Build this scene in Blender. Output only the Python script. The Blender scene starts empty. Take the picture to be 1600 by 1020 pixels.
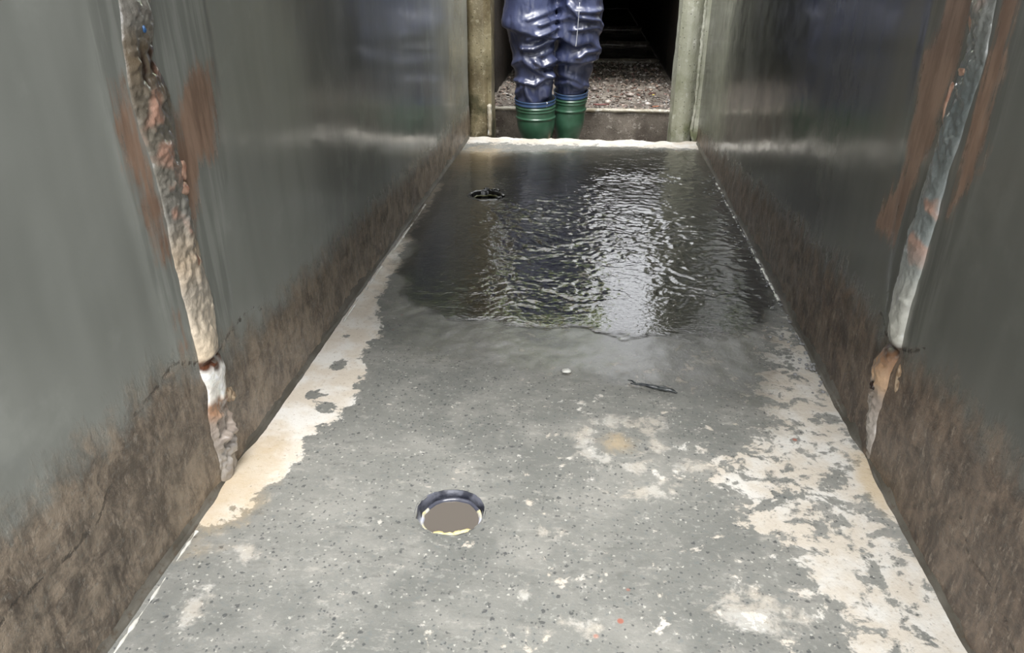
import bpy, bmesh, math, random
import numpy as np
from mathutils import Vector, noise as mnoise
random.seed(7); rng = np.random.default_rng(7)
SC = bpy.context.scene; COL = SC.collection

# ------------------------------------------------------------ camera, sky, exposure
cam_d = bpy.data.cameras.new('camera'); cam_d.sensor_width = 36; cam_d.lens = 1174/1600*36
cam_d.clip_start = .02
cam = bpy.data.objects.new('camera', cam_d); COL.objects.link(cam)
cam.location = (0, 0, .7); cam.rotation_euler = (math.radians(90-26.17), 0, math.radians(5.8))
SC.camera = cam
cam_d.dof.use_dof = False
W = bpy.data.worlds.new('sky'); SC.world = W; W.use_nodes = True
wn = W.node_tree.nodes; wl = W.node_tree.links; wn.clear()
bg = wn.new('ShaderNodeBackground'); wo = wn.new('ShaderNodeOutputWorld')
tc = wn.new('ShaderNodeTexCoord'); ns = wn.new('ShaderNodeTexNoise'); cr = wn.new('ShaderNodeValToRGB')
ns.inputs['Scale'].default_value = 2.2; ns.inputs['Detail'].default_value = 4
cr.color_ramp.elements[0].position = .3; cr.color_ramp.elements[0].color = (.74, .78, .84, 1)
cr.color_ramp.elements[1].position = .7; cr.color_ramp.elements[1].color = (1.0, .99, .97, 1)
wl.new(tc.outputs['Generated'], ns.inputs['Vector']); wl.new(ns.outputs['Fac'], cr.inputs['Fac'])
wl.new(cr.outputs['Color'], bg.inputs['Color']); bg.inputs['Strength'].default_value = 2.9
wl.new(bg.outputs[0], wo.inputs[0])
sun_d = bpy.data.lights.new('hazy_sun', 'SUN'); sun_d.energy = 2.9; sun_d.angle = math.radians(24); sun_d.color = (1, .98, .95)
sun = bpy.data.objects.new('hazy_sun', sun_d); COL.objects.link(sun); sun.location = (1, -1.5, 5)
sun.rotation_euler = Vector((-.05, .42, -.90)).to_track_quat('-Z', 'Y').to_euler()
SC.view_settings.view_transform = 'Standard'; SC.view_settings.look = 'None'
SC.view_settings.gamma = 1; SC.view_settings.use_curve_mapping = False
SC.view_settings.exposure = 0.70
SC.cycles.max_bounces = 8; SC.cycles.diffuse_bounces = 4; SC.cycles.glossy_bounces = 4
SC.cycles.transparent_max_bounces = 8

# ------------------------------------------------------------ constants of the place (metres)
XL, XR = -.52, .455          # faces of the side walls
YE = 3.255                   # end of the slab
YS = 3.96                    # step behind the trench
ZT = -.20                    # trench bottom
WH = 1.22                    # height of the walls

# ------------------------------------------------------------ helpers
def linc(r, g, b):
    f = lambda c: (c/255/12.92) if c/255 <= .04045 else ((c/255+.055)/1.055)**2.4
    return (f(r), f(g), f(b), 1)
def tag(o, label=None, cat=None, group=None, kind=None):
    if label: o['label'] = label
    if cat: o['category'] = cat
    if group: o['group'] = group
    if kind: o['kind'] = kind
    return o
def link(name, me, mat=None, parent=None, smooth=True):
    o = bpy.data.objects.new(name, me); COL.objects.link(o)
    if mat: me.materials.append(mat)
    if smooth: me.polygons.foreach_set('use_smooth', [True]*len(me.polygons))
    if parent: o.parent = parent
    return o
def empty(name, loc=(0, 0, 0)):
    o = bpy.data.objects.new(name, None); COL.objects.link(o); o.location = loc
    o.empty_display_size = .1
    return o
def child(o, parent):
    o.parent = parent; o.matrix_parent_inverse.identity()
    o.location = tuple(a-b for a, b in zip(o.location, parent.location))
    return o
def grid_mesh(name, V, mask=None, cyc_u=False, flip=False):
    """V: (n,m,3) array of points; mask: (n-1,m-1) of faces kept"""
    n, m = V.shape[:2]
    idx = np.arange(n*m).reshape(n, m)
    if cyc_u:
        j = np.arange(m); jn = (j+1) % m
        q = np.stack([idx[:-1][:, j], idx[:-1][:, jn], idx[1:][:, jn], idx[1:][:, j]], -1)
    else:
        q = np.stack([idx[:-1, :-1], idx[:-1, 1:], idx[1:, 1:], idx[1:, :-1]], -1)
    if mask is not None: q = q[mask]
    q = q.reshape(-1, 4)
    if flip: q = q[:, ::-1]
    me = bpy.data.meshes.new(name)
    me.from_pydata(V.reshape(-1, 3).tolist(), [], q.tolist()); me.update()
    return me
def fattr(me, name, arr):
    a = me.attributes.new(name, 'FLOAT', 'POINT'); a.data.foreach_set('value', np.ascontiguousarray(arr, dtype=np.float32).ravel())
def cattr(me, name, arr):
    a = me.attributes.new(name, 'FLOAT_COLOR', 'POINT')
    c = np.ones((len(me.vertices), 4), np.float32); c[:, :3] = arr.reshape(-1, 3); a.data.foreach_set('color', c.ravel())
def strip_loose(me):
    bm = bmesh.new(); bm.from_mesh(me)
    bmesh.ops.delete(bm, geom=[v for v in bm.verts if not v.link_faces], context='VERTS')
    bm.to_mesh(me); bm.free(); me.update()
def sdf(px, py, poly):
    """signed distance, positive inside"""
    P = np.array(poly); Q = np.roll(P, -1, 0)
    d = np.full(px.shape, 1e9); ins = np.zeros(px.shape, bool)
    for (ax, ay), (bx, by) in zip(P, Q):
        ex, ey = bx-ax, by-ay
        t = np.clip(((px-ax)*ex+(py-ay)*ey)/(ex*ex+ey*ey+1e-12), 0, 1)
        d = np.minimum(d, np.hypot(px-ax-t*ex, py-ay-t*ey))
        c = ((ay > py) != (by > py)) & (px < (bx-ax)*(py-ay)/(by-ay+1e-12)+ax)
        ins ^= c
    return np.where(ins, d, -d)
def pdist(px, py, line):
    d = np.full(px.shape, 1e9)
    for (ax, ay), (bx, by) in zip(line[:-1], line[1:]):
        ex, ey = bx-ax, by-ay
        t = np.clip(((px-ax)*ex+(py-ay)*ey)/(ex*ex+ey*ey+1e-12), 0, 1)
        d = np.minimum(d, np.hypot(px-ax-t*ex, py-ay-t*ey))
    return d
def vnoise(x, y, s, seed=0, oct=3):
    """value noise on arrays, about -1..1"""
    out = np.zeros(np.shape(x)); amp = 1; tot = 0
    for o in range(oct):
        r = np.random.default_rng(seed*17+o); T = r.uniform(-1, 1, (256, 256))
        fx = np.asarray(x)*s*2**o+37.1*o; fy = np.asarray(y)*s*2**o+11.7*o
        ix = np.floor(fx).astype(int); iy = np.floor(fy).astype(int)
        tx = fx-ix; ty = fy-iy; tx = tx*tx*(3-2*tx); ty = ty*ty*(3-2*ty)
        g = lambda a, b: T[a % 256, b % 256]
        out += amp*((g(ix, iy)*(1-tx)+g(ix+1, iy)*tx)*(1-ty)+(g(ix, iy+1)*(1-tx)+g(ix+1, iy+1)*tx)*ty)
        tot += amp; amp *= .5
    return out/tot*1.5

class Mat:
    """small node builder"""
    def __init__(s, name):
        s.m = bpy.data.materials.new(name); s.m.use_nodes = True
        s.n = s.m.node_tree.nodes; s.l = s.m.node_tree.links
        s.b = s.n['Principled BSDF']; s.tc = s.n.new('ShaderNodeTexCoord')
    def put(s, sock, v):
        if isinstance(v, bpy.types.NodeSocket): s.l.new(v, sock)
        elif isinstance(v, (tuple, list)) and len(v) == 3 and sock.type == 'RGBA': sock.default_value = (*v, 1)
        else: sock.default_value = v
    def vec(s, scale=(1, 1, 1)):
        mp = s.n.new('ShaderNodeMapping'); s.l.new(s.tc.outputs['Object'], mp.inputs[0]); mp.inputs['Scale'].default_value = scale
        return mp.outputs[0]
    def noise(s, scale, detail=3, rough=.5, vec=None, dist=0):
        t = s.n.new('ShaderNodeTexNoise'); s.put(t.inputs['Scale'], scale); t.inputs['Detail'].default_value = detail
        t.inputs['Roughness'].default_value = rough; t.inputs['Distortion'].default_value = dist
        s.l.new(vec or s.tc.outputs['Object'], t.inputs['Vector']); return t.outputs['Fac']
    def voro(s, scale, vec=None, out='Distance', feature='F1'):
        t = s.n.new('ShaderNodeTexVoronoi'); t.feature = feature; t.inputs['Scale'].default_value = scale
        s.l.new(vec or s.tc.outputs['Object'], t.inputs['Vector']); return t.outputs[out]
    def attr(s, name, out='Fac'):
        t = s.n.new('ShaderNodeAttribute'); t.attribute_name = name; return t.outputs[out]
    def math(s, op, a, b=0, c=None):
        t = s.n.new('ShaderNodeMath'); t.operation = op; s.put(t.inputs[0], a); s.put(t.inputs[1], b)
        if c is not None: s.put(t.inputs[2], c)
        return t.outputs[0]
    def ramp(s, v, a, b, lo=0, hi=1):
        t = s.n.new('ShaderNodeMapRange'); t.interpolation_type = 'SMOOTHSTEP'; s.put(t.inputs[0], v)
        t.inputs[1].default_value = a; t.inputs[2].default_value = b; t.inputs[3].default_value = lo; t.inputs[4].default_value = hi
        return t.outputs[0]
    def mix(s, f, a, b, mode='MIX'):
        t = s.n.new('ShaderNodeMix'); t.data_type = 'RGBA'; t.blend_type = mode
        s.put(t.inputs[0], f); s.put(t.inputs[6], a); s.put(t.inputs[7], b); return t.outputs[2]
    def sep(s, v):
        t = s.n.new('ShaderNodeSeparateColor'); s.l.new(v, t.inputs[0]); return t.outputs
    def bump(s, h, strength=.4, dist=.002, prev=None):
        t = s.n.new('ShaderNodeBump'); s.put(t.inputs['Strength'], strength); t.inputs['Distance'].default_value = dist
        s.l.new(h, t.inputs['Height'])
        if prev: s.l.new(prev, t.inputs['Normal'])
        return t.outputs[0]
    def out(s, color=None, rough=None, normal=None, coat=None, coat_rough=None, spec=None, sheen=None):
        b = s.b.inputs
        if color is not None: s.put(b['Base Color'], color)
        if rough is not None: s.put(b['Roughness'], rough)
        if normal is not None: s.l.new(normal, b['Normal'])
        if coat is not None: s.put(b['Coat Weight'], coat)
        if coat_rough is not None: s.put(b['Coat Roughness'], coat_rough)
        if spec is not None: s.put(b['Specular IOR Level'], spec)
        if sheen is not None: s.put(b['Sheen Weight'], sheen)
        return s.m

def noisy_box(name, lo, hi, mat, parent=None, step=.03, amp=.003, seed=0, bevel=.008, freq=14):
    """a concrete block: subdivided box with worn, uneven faces"""
    bm = bmesh.new(); bmesh.ops.create_cube(bm, size=1)
    size = [hi[i]-lo[i] for i in range(3)]; mid = [(hi[i]+lo[i])/2 for i in range(3)]
    for v in bm.verts: v.co = Vector([v.co[i]*size[i]+mid[i] for i in range(3)])
    if bevel: bmesh.ops.bevel(bm, geom=bm.edges[:], offset=bevel, segments=2, affect='EDGES')
    for ax in range(3):
        k = int(size[ax]/step)
        for c in range(1, k):
            co = [0, 0, 0]; co[ax] = lo[ax]+size[ax]*c/k; no = [0, 0, 0]; no[ax] = 1
            bmesh.ops.bisect_plane(bm, geom=bm.verts[:]+bm.edges[:]+bm.faces[:], plane_co=co, plane_no=no)
    bm.normal_update()
    for v in bm.verts:
        d = mnoise.noise(Vector(v.co)*freq+Vector((seed*7.3, 0, 0)))+.5*mnoise.noise(Vector(v.co)*freq*3+Vector((seed, 5, 0)))
        v.co += v.normal*d*amp
    me = bpy.data.meshes.new(name); bm.to_mesh(me); bm.free()
    return link(name, me, mat, parent)

# ------------------------------------------------------------ materials
def concrete(name, base, dark, light, specks=True, wet=0., rough=.75, moss=None, streak=False, bumpd=.004):
    m = Mat(name)
    a = m.noise(5, 5, .6); c = m.mix(m.ramp(a, .35, .68), dark, base)
    f = m.noise(38, 4, .7); c = m.mix(m.ramp(f, .52, .75), c, light)
    if streak:
        st = m.noise(1, 4, .6, m.vec((30, 30, 1.6))); c = m.mix(m.ramp(st, .45, .65, 0, .55), c, dark)
    if moss is not None:
        g = m.noise(9, 4, .6); z = m.sep(m.tc.outputs['Object'])[2]
        c = m.mix(m.math('MULTIPLY', m.ramp(g, .42, .62), m.ramp(z, .42, .05, .2, 1)), c, moss)
    if specks:
        r = m.sep(m.voro(120, out='Color'))[0]; d = m.voro(120)
        k = m.math('MULTIPLY', m.ramp(r, .86, .88), m.ramp(d, .35, .2)); c = m.mix(k, c, tuple(x*.35 for x in dark[:3])+(1,))
    h = m.math('ADD', m.noise(40, 5, .7), m.math('MULTIPLY', m.noise(220, 2, .6), .5))
    return m.out(c, m.ramp(f, .3, .7, rough-.15, rough+.1), m.bump(h, .7, bumpd), coat=wet, coat_rough=.15)

def floor_material():
    m = Mat('worn_floor_concrete')
    dist = m.noise(9, 5, .65); big = m.noise(3, 3, .5)
    base = m.mix(m.ramp(big, .35, .65), linc(106, 107, 103), linc(126, 126, 121))
    base = m.mix(m.ramp(dist, .42, .72, 0, .6), base, linc(150, 148, 142))
    fine = m.noise(95, 3, .7); base = m.mix(m.ramp(fine, .55, .72, 0, .45), base, linc(166, 166, 160))
    base = m.mix(m.ramp(fine, .44, .3, 0, .5), base, linc(102, 108, 108))
    # aggregate: dark, pale and a few reddish grains of several sizes, stretched by nobody
    for sc, thr, col, rad in ((230, .86, linc(66, 68, 70), .36), (120, .93, linc(58, 60, 62), .30), (75, .972, linc(52, 54, 58), .22), (170, .08, linc(184, 182, 174), .27), (70, .012, linc(196, 192, 184), .22)):
        vo = m.n.new('ShaderNodeTexVoronoi'); vo.inputs['Scale'].default_value = sc
        wv = m.n.new('ShaderNodeVectorMath'); wv.operation = 'ADD'
        nz = m.n.new('ShaderNodeTexNoise'); nz.inputs['Scale'].default_value = sc*1.7
        m.l.new(m.tc.outputs['Object'], nz.inputs['Vector'])
        scl = m.n.new('ShaderNodeVectorMath'); scl.operation = 'SCALE'; scl.inputs['Scale'].default_value = .9/sc
        m.l.new(nz.outputs['Color'], scl.inputs[0]); m.l.new(m.tc.outputs['Object'], wv.inputs[0]); m.l.new(scl.outputs[0], wv.inputs[1])
        m.l.new(wv.outputs[0], vo.inputs['Vector'])
        r = m.sep(vo.outputs['Color'])[0]
        sel = m.ramp(r, thr, thr+.01) if thr > .5 else m.ramp(r, thr, thr-.01)
        k = m.math('MULTIPLY', sel, m.ramp(vo.outputs['Distance'], rad+.08, rad-.06, 0, .75))
        base = m.mix(k, base, col)
    stv = m.noise(1, 5, .72, m.vec((26, 60, 30))); base = m.mix(m.ramp(stv, .46, .30, 0, .55), base, linc(96, 96, 92)); base = m.mix(m.ramp(stv, .56, .70, 0, .45), base, linc(172, 168, 160))
    rr = m.sep(m.voro(40, out='Color'))[1]; k = m.math('MULTIPLY', m.ramp(rr, .985, .99), m.ramp(m.voro(40), .2, .1)); base = m.mix(k, base, linc(150, 96, 82))
    # pale render left on the floor, ragged edges; right mask also holds ledge light
    n1 = m.noise(22, 6, .68, dist=.4); n2 = m.noise(60, 3, .6)
    nn = m.math('ADD', m.math('SUBTRACT', n1, .5), m.math('MULTIPLY', m.math('SUBTRACT', n2, .5), .35))
    fL = m.ramp(m.math('ADD', m.attr('pale_left'), m.math('MULTIPLY', nn, 3.6)), -.08, .14)
    fR = m.ramp(m.math('ADD', m.attr('pale_right_ledge_light'), m.math('MULTIPLY', nn, 7.5)), -.1, .5)
    fS = m.ramp(m.math('ADD', m.attr('pale_spots'), m.math('MULTIPLY', nn, 5.0)), -.25, .6)
    pale = m.mix(m.ramp(m.noise(14, 4, .6), .4, .66), linc(206, 196, 182), linc(220, 217, 211))
    pale = m.mix(m.ramp(m.noise(130, 3, .7), .56, .7, 0, .5), pale, linc(150, 134, 112))
    f = m.math('MAXIMUM', fL, m.math('MAXIMUM', m.math('MULTIPLY', fR, .72), m.math('MULTIPLY', fS, .42)))
    c = m.mix(f, base, pale)
    tan = m.ramp(m.math('ADD', m.attr('tan'), m.math('MULTIPLY', nn, 1.4)), -.3, .5, 0, .6)
    c = m.mix(tan, c, linc(182, 160, 124))
    # silt film in the wet part: browner and darker where soaked
    wet = m.ramp(m.math('ADD', m.attr('wet'), m.math('MULTIPLY', nn, 1.2)), -.25, .35)
    wc = m.mix(1.0, c, linc(160, 156, 148), 'MULTIPLY')
    c = m.mix(m.math('MULTIPLY', wet, .92), c, wc)
    dp = m.ramp(m.attr('wet'), .6, 2.6); c = m.mix(m.math('MULTIPLY', dp, .75), c, linc(50, 48, 44))
    h = m.math('ADD', m.noise(60, 5, .7), m.math('MULTIPLY', f, .35))
    m.out(c, m.math('SUBTRACT', .72, m.math('MULTIPLY', wet, .35)), m.bump(h, .55, .003), coat=m.math('MULTIPLY', wet, .5), coat_rough=.22)
    return m.m

def wall_material(name, base, base2, silt, silt2):
    m = Mat(name)
    st = m.noise(1, 4, .6, m.vec((3, 3, .7))); bl = m.noise(7, 5, .6)
    c = m.mix(m.ramp(st, .35, .68), base, base2)
    c = m.mix(m.ramp(bl, .52, .75, 0, .35), c, tuple(x*1.35 for x in base2[:3])+(1,))
    pit = m.voro(26); pr = m.sep(m.voro(26, out='Color'))[0]
    k = m.math('MULTIPLY', m.ramp(pr, .93, .95), m.ramp(pit, .09, .05)); c = m.mix(k, c, (.012, .012, .012, 1))
    n1 = m.noise(20, 6, .7, dist=.3); v1 = m.noise(1, 5, .7, m.vec((38, 38, 9)))
    nn = m.math('SUBTRACT', m.math('ADD', m.math('MULTIPLY', n1, .6), m.math('MULTIPLY', v1, .6)), .6)
    # trowelled grey filler beside the joint
    fb = m.ramp(m.math('ADD', m.attr('filler'), m.math('MULTIPLY', nn, 1.2)), -.3, .9, 0, .35)
    c = m.mix(fb, c, m.mix(m.ramp(m.noise(1, 4, .6, m.vec((60, 60, 5))), .4, .62), tuple(x*.72 for x in base[:3])+(1,), tuple(x*1.25 for x in base2[:3])+(1,)))
    # red brown primer showing through
    vs = m.noise(1, 4, .65, m.vec((85, 85, 8)))
    fr = m.ramp(m.math('ADD', m.attr('primer'), m.math('ADD', m.math('MULTIPLY', m.math('SUBTRACT', vs, .5), 5.5), m.math('MULTIPLY', m.math('SUBTRACT', m.noise(30, 4, .6), .5), 3.0))), -.7, 1.5, 0, .9)
    rc = m.mix(m.ramp(m.noise(1, 5, .7, m.vec((50, 50, 9))), .36, .62), linc(122, 94, 76), linc(158, 128, 108))
    c = m.mix(fr, c, rc)
    # brown silt along the foot
    sd = m.math('ADD', m.attr('silt'), m.math('MULTIPLY', nn, 2.8))
    fs = m.ramp(sd, -.5, .75); fs = m.math('MULTIPLY', fs, m.ramp(m.noise(140, 3, .7), .30, .48, .72, 1.0))
    sc = m.mix(m.ramp(m.math('ADD', m.math('MULTIPLY', m.noise(20, 7, .8, dist=.5), .7), m.math('MULTIPLY', m.noise(1, 5, .7, m.vec((90, 90, 22))), .3)), .40, .62), silt, silt2)
    fl = m.noise(1, 4, .75, m.vec((120, 120, 45))); sc = m.mix(m.ramp(fl, .55, .68, 0, .6), sc, linc(164, 150, 134))
    c = m.mix(m.math('MULTIPLY', fs, .94), c, sc)
    cr = m.ramp(m.math('ADD', m.attr('crack'), m.math('MULTIPLY', m.math('SUBTRACT', m.noise(60, 4, .7), .5), .016)), .0035, .0008)
    c = m.mix(m.math('MULTIPLY', cr, .7), c, linc(40, 32, 26))
    h = m.math('ADD', m.math('MULTIPLY', m.noise(60, 5, .7), m.math('ADD', .10, m.math('MULTIPLY', fs, 1.1))), m.math('MULTIPLY', m.noise(6, 3, .5), .3))
    h = m.math('SUBTRACT', h, m.math('MULTIPLY', cr, 1.2)); h = m.math('ADD', h, m.math('MULTIPLY', fl, m.math('MULTIPLY', fs, .5)))
    r = m.math('ADD', m.ramp(m.noise(9, 4, .6), .35, .7, .13, .24), m.math('MULTIPLY', fs, .28))
    r = m.math('ADD', r, m.math('MULTIPLY', fr, .2))
    m.out(c, r, m.bump(h, .5, .0028), spec=.8)
    return m.m

M = {}
M['floor'] = floor_material()
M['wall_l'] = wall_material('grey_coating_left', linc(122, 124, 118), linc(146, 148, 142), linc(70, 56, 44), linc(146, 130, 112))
M['wall_r'] = wall_material('grey_coating_right', linc(84, 84, 79), linc(104, 104, 98), linc(60, 46, 36), linc(124, 106, 90))  # same coating in darker tones, for the less lit right side
M['pier_l'] = concrete('pier_concrete_ochre', linc(146, 136, 106), linc(96, 84, 58), linc(186, 178, 152), moss=linc(62, 60, 34), streak=True, wet=.35)
M['pier_r'] = concrete('pier_concrete_pale', linc(206, 206, 192), linc(160, 160, 140), linc(226, 226, 216), moss=linc(126, 130, 100), streak=True, wet=.3)
M['ledge'] = concrete('ledge_concrete', linc(206, 200, 186), linc(150, 140, 118), linc(232, 230, 224), wet=.3)
M['step'] = concrete('step_concrete', linc(136, 128, 118), linc(86, 78, 70), linc(186, 180, 170), wet=.5, bumpd=.008)
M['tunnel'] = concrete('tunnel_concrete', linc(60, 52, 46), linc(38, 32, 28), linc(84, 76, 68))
M['cover'] = concrete('cover_concrete', linc(120, 118, 110), linc(90, 88, 82), linc(150, 148, 140))

# ------------------------------------------------------------ FLOOR slab with two pipe holes
HOLES = [(-.171, .823, .048), (-.328, 2.372, .052)]
nx = 150; ys = np.concatenate([np.linspace(-.9, .45, 60, endpoint=False), np.linspace(.45, YE, 430)])
X, Y = np.meshgrid(np.linspace(XL-.03, XR+.03, nx), ys)
Zf = .0012*vnoise(X, Y, 7, 1)+.0007*vnoise(X, Y, 40, 2)
edge = np.clip((Y-(YE-.10))/.10, 0, 1)                      # broken nosing of the ledge
Zf += edge*(.006*vnoise(X, Y, 22, 3)+.004) - np.clip((Y-(YE-.018))/.018, 0, 1)**2*.02
Yd = Y+edge*.010*vnoise(X, Y*0, 24, 4)
Xd = X.copy(); inside = np.zeros(X.shape, bool)
for cx, cy, r in HOLES:
    dx, dy = Xd-cx, Yd-cy; d = np.hypot(dx, dy); inside |= d < r*.86
    rr = r*(1+.03*vnoise(np.arctan2(dy, dx), d*0, 2.2, 5))
    near = (d >= r*.86) & (d < r*1.16); s = np.where(near, np.maximum(d, rr)/np.maximum(d, 1e-6), 1)
    Xd = cx+dx*s; Yd = cy+dy*s
    Zf -= np.where(near, .0015, 0)
keep = ~(inside[:-1, :-1] | inside[1:, :-1] | inside[:-1, 1:] | inside[1:, 1:])
me = grid_mesh('floor', np.stack([Xd, Yd, Zf], -1), keep)
creamL = [(-.56, .745), (-.516, .757), (-.477, .765), (-.464, .806), (-.444, .856), (-.424, .9), (-.422, 1.02), (-.393, 1.047), (-.4, 1.15), (-.397, 1.194), (-.422, 1.269), (-.415, 1.373), (-.464, 1.528), (-.46, 1.695), (-.488, 1.99), (-.495, 2.5), (-.56, 2.6)]
creamR = [(.50, 1.55), (.40, 1.45), (.365, 1.326), (.32, 1.136), (.29, 1.02), (.20, .97), (.22, .90), (.27, .82), (.305, .72), (.33, .60), (.34, .4), (.5, .4)]
holesL = [((-.455, 1.22), .012), ((-.468, 1.11), .010), ((-.435, 1.07), .014), ((-.478, 1.33), .010), ((-.415, .96), .010)]
pl = sdf(X, Y, creamL)/.03
for (hx, hy), hr in holesL: pl = np.minimum(pl, (np.hypot((X-hx)*1.0, (Y-hy)*.7)-hr)/.02)
pr = np.clip(sdf(X, Y, creamR)/.05, -3, .55)
pr += -.55*np.exp(-((X-.36)**2/.06**2+(Y-.93)**2/.09**2)) + .35*np.exp(-((X-.40)**2/.05**2+(Y-.66)**2/.12**2)) - .5*np.exp(-((X-.43)**2/.03**2+(Y-.82)**2/.10**2))
sp = np.full(X.shape, -3.)
for sx, sy, rx, ry, v in ((-.421, .712, .016, .035, .9), (-.033, .794, .022, .02, .9), (-.023, 1.242, .012, .012, .2), (.128, 1.078, .04, .03, .6), (.197, .961, .06, .03, .55), (-.431, .836, .02, .03, .3), (-.053, .678, .015, .03, .3), (.22, .68, .10, .05, .55), (.12, .90, .12, .05, .25), (.25, 1.3, .06, .04, .35), (.22, .58, .1, .06, .35), (.0, .64, .1, .03, .15), (-.45, .62, .03, .05, .5)):
    sp = np.maximum(sp, v*.8-np.hypot((X-sx)/rx/.85, (Y-sy)/ry/.85)+.2)
ring = .30-np.abs(np.hypot((X-.069)/.060, (Y-1.012)/.060)-1)*1.7
sp = np.maximum(sp, ring)
tan = .8-np.hypot((X+.50)/.07, (Y-.86)/.16); tan = np.maximum(tan, .8-np.hypot((X-.445)/.03, (Y-.95)/.10))
tan = np.maximum(tan, .7-np.hypot((X+.42)/.16, (Y-2.85)/.30)); tan = np.maximum(tan, .25-np.hypot((X+.10)/.12, (Y-3.02)/.08)); tan = np.maximum(tan, .5-np.hypot((X-.069)/.05, (Y-1.012)/.05))
wetP = [(-.60, 3.02), (-.60, 2.2), (-.508, 1.92), (-.44, 1.50), (-.366, 1.30), (-.209, 1.25), (-.008, 1.22), (.242, 1.17), (.32, 1.08), (.41, 1.55), (.5, 1.9), (.50, 3.10), (.1, 3.10), (-.2, 3.0), (-.4, 2.92)]
wt = sdf(X, Y, wetP)/.16
for n_, a_ in (('pale_left', pl), ('pale_right_ledge_light', pr), ('pale_spots', sp), ('tan', tan), ('wet', wt)): fattr(me, n_, a_)
ledge_light = np.clip((Y-(YE-.17))/.10, 0, 1)  # strong overhead light on the ledge, painted as paler floor colour
me.attributes['pale_right_ledge_light'].data.foreach_set('value', np.maximum(pr, ledge_light*2.4-1.0+.5*np.clip(X*2+.2, -.6, .6)).astype(np.float32).ravel())
strip_loose(me)
floor = tag(link('floor', me, M['floor']), kind='structure')
# slab body and front face of the ledge above the trench
noisy = noisy_box('ledge_face', (XL-.03, YE-.14, ZT-.05), (XR+.03, YE-.004, -.012), M['ledge'], floor, step=.02, amp=.006, seed=3, bevel=.006)
# trench bottom, step and passage floor
tb = noisy_box('trench_bottom', (-.70, YE-.01, ZT-.08), (.62, YS+.02, ZT), M['step'], floor, step=.03, amp=.006, seed=8, bevel=0)
st = noisy_box('step', (-.70, YS, ZT-.05), (.62, YS+.30, .0), M['step'], floor, step=.02, amp=.005, seed=9, bevel=.012)
Xp, Yp = np.meshgrid(np.linspace(-.72, .62, 90), np.linspace(YS+.27, 12.5, 300))
Zp = -.006+.010*vnoise(Xp, Yp, 9, 21)
me = grid_mesh('passage_floor', np.stack([Xp, Yp, Zp], -1)); pf = link('passage_floor', me, M['step'], floor)
# pale lip along the edge of the step
lp = noisy_box('step_edge', (-.52, YS-.006, -.012), (.56, YS+.016, .006), M['ledge'], floor, step=.012, amp=.0035, seed=12, bevel=.004, freq=30)

# ------------------------------------------------------------ WALLS
def wall(side, Xw, polys_primer, filler_polys, silt_line, cracks, mat):
    s = 1 if side == 'left' else -1                    # inward normal along +x / -x
    ysn = np.concatenate([np.linspace(-.9, .35, 50, endpoint=False), np.linspace(.35, 1.6, 150, endpoint=False), np.linspace(1.6, YE+.03, 120)])
    zs = np.concatenate([np.linspace(-.004, .72, 100, endpoint=False), np.linspace(.72, WH, 40)])
    Yw, Zw = np.meshgrid(ysn, zs)
    D = .0016*vnoise(Yw, Zw, 4, 31+s, 2)
    sil = (np.interp(Yw, [p[0] for p in silt_line], [p[1] for p in silt_line])-Zw)/.06
    D += np.clip(sil, -.2, 1)*.0012+np.where(sil > 0, .0016, .0002)*vnoise(Yw, Zw, 38, 33+s)
    pr = np.full(Yw.shape, -4.)
    for P in polys_primer: pr = np.maximum(pr, sdf(Yw, Zw, P)/.012)
    fi = np.full(Yw.shape, -4.)
    for P in filler_polys: fi = np.maximum(fi, sdf(Yw, Zw, P)/.012)
    D += np.clip(fi+.5, 0, 1.5)*.0012
    cr = np.full(Yw.shape, 1.)
    for Ln in cracks: cr = np.minimum(cr, pdist(Yw, Zw, Ln))
    me = grid_mesh('wall_'+side, np.stack([Xw+s*D, Yw, Zw], -1), flip=(s < 0))
    for n_, a_ in (('primer', pr), ('filler', fi), ('silt', sil), ('crack', cr)): fattr(me, n_, a_)
    o = tag(link('wall_'+side, me, mat), kind='structure')
    # outer shell and coping so the wall has real thickness
    xo = Xw-s*.16
    lo = (min(xo, Xw-s*.006), -.9, -.3); hi = (max(xo, Xw-s*.006), YE+.02, WH+.0)
    noisy_box('wall_core', lo, hi, M['cover'], o, step=.4, amp=0, bevel=0)
    return o
rustL1 = [(.983, .578), (1.026, .572), (1.028, .522), (1.0, .450), (.955, .445), (.925, .40), (.91, .35), (.892, .40), (.900, .467), (.915, .533), (.944, .554)]
rustL2 = [(.807, .582), (.827, .577), (.838, .516), (.842, .459), (.848, .345), (.815, .36), (.805, .428), (.800, .475), (.795, .527)]
rustL3 = [(.82, .29), (.838, .29), (.84, .235), (.822, .235)]
fillL = [(.806, .9), (.775, .55), (.79, .32), (.81, .16), (.93, .13), (.97, .20), (.985, .32), (1.03, .42), (1.045, .55), (1.05, .9)]
siltL = [(-.9, .17), (.3, .215), (.5, .235), (.77, .236), (.86, .20), (.95, .19), (1.04, .176), (1.28, .17), (1.6, .162), (2.14, .14), (2.65, .13), (3.3, .12)]
crackL = [[(.40, .135), (.47, .155), (.52, .142), (.60, .143), (.64, .17)], [(.70, .215), (.76, .222), (.80, .232), (.845, .205), (.915, .192), (.96, .20), (1.03, .203), (1.08, .18)]]
rustR1 = [(1.074, .70), (1.040, .69), (1.035, .625), (1.03, .574), (1.045, .534), (1.047, .503), (1.055, .455), (1.074, .408), (1.095, .365), (1.10, .32), (1.15, .31), (1.19, .324), (1.165, .381), (1.125, .427), (1.138, .464), (1.128, .508), (1.146, .552), (1.147, .582), (1.123, .613), (1.11, .68)]
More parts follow.
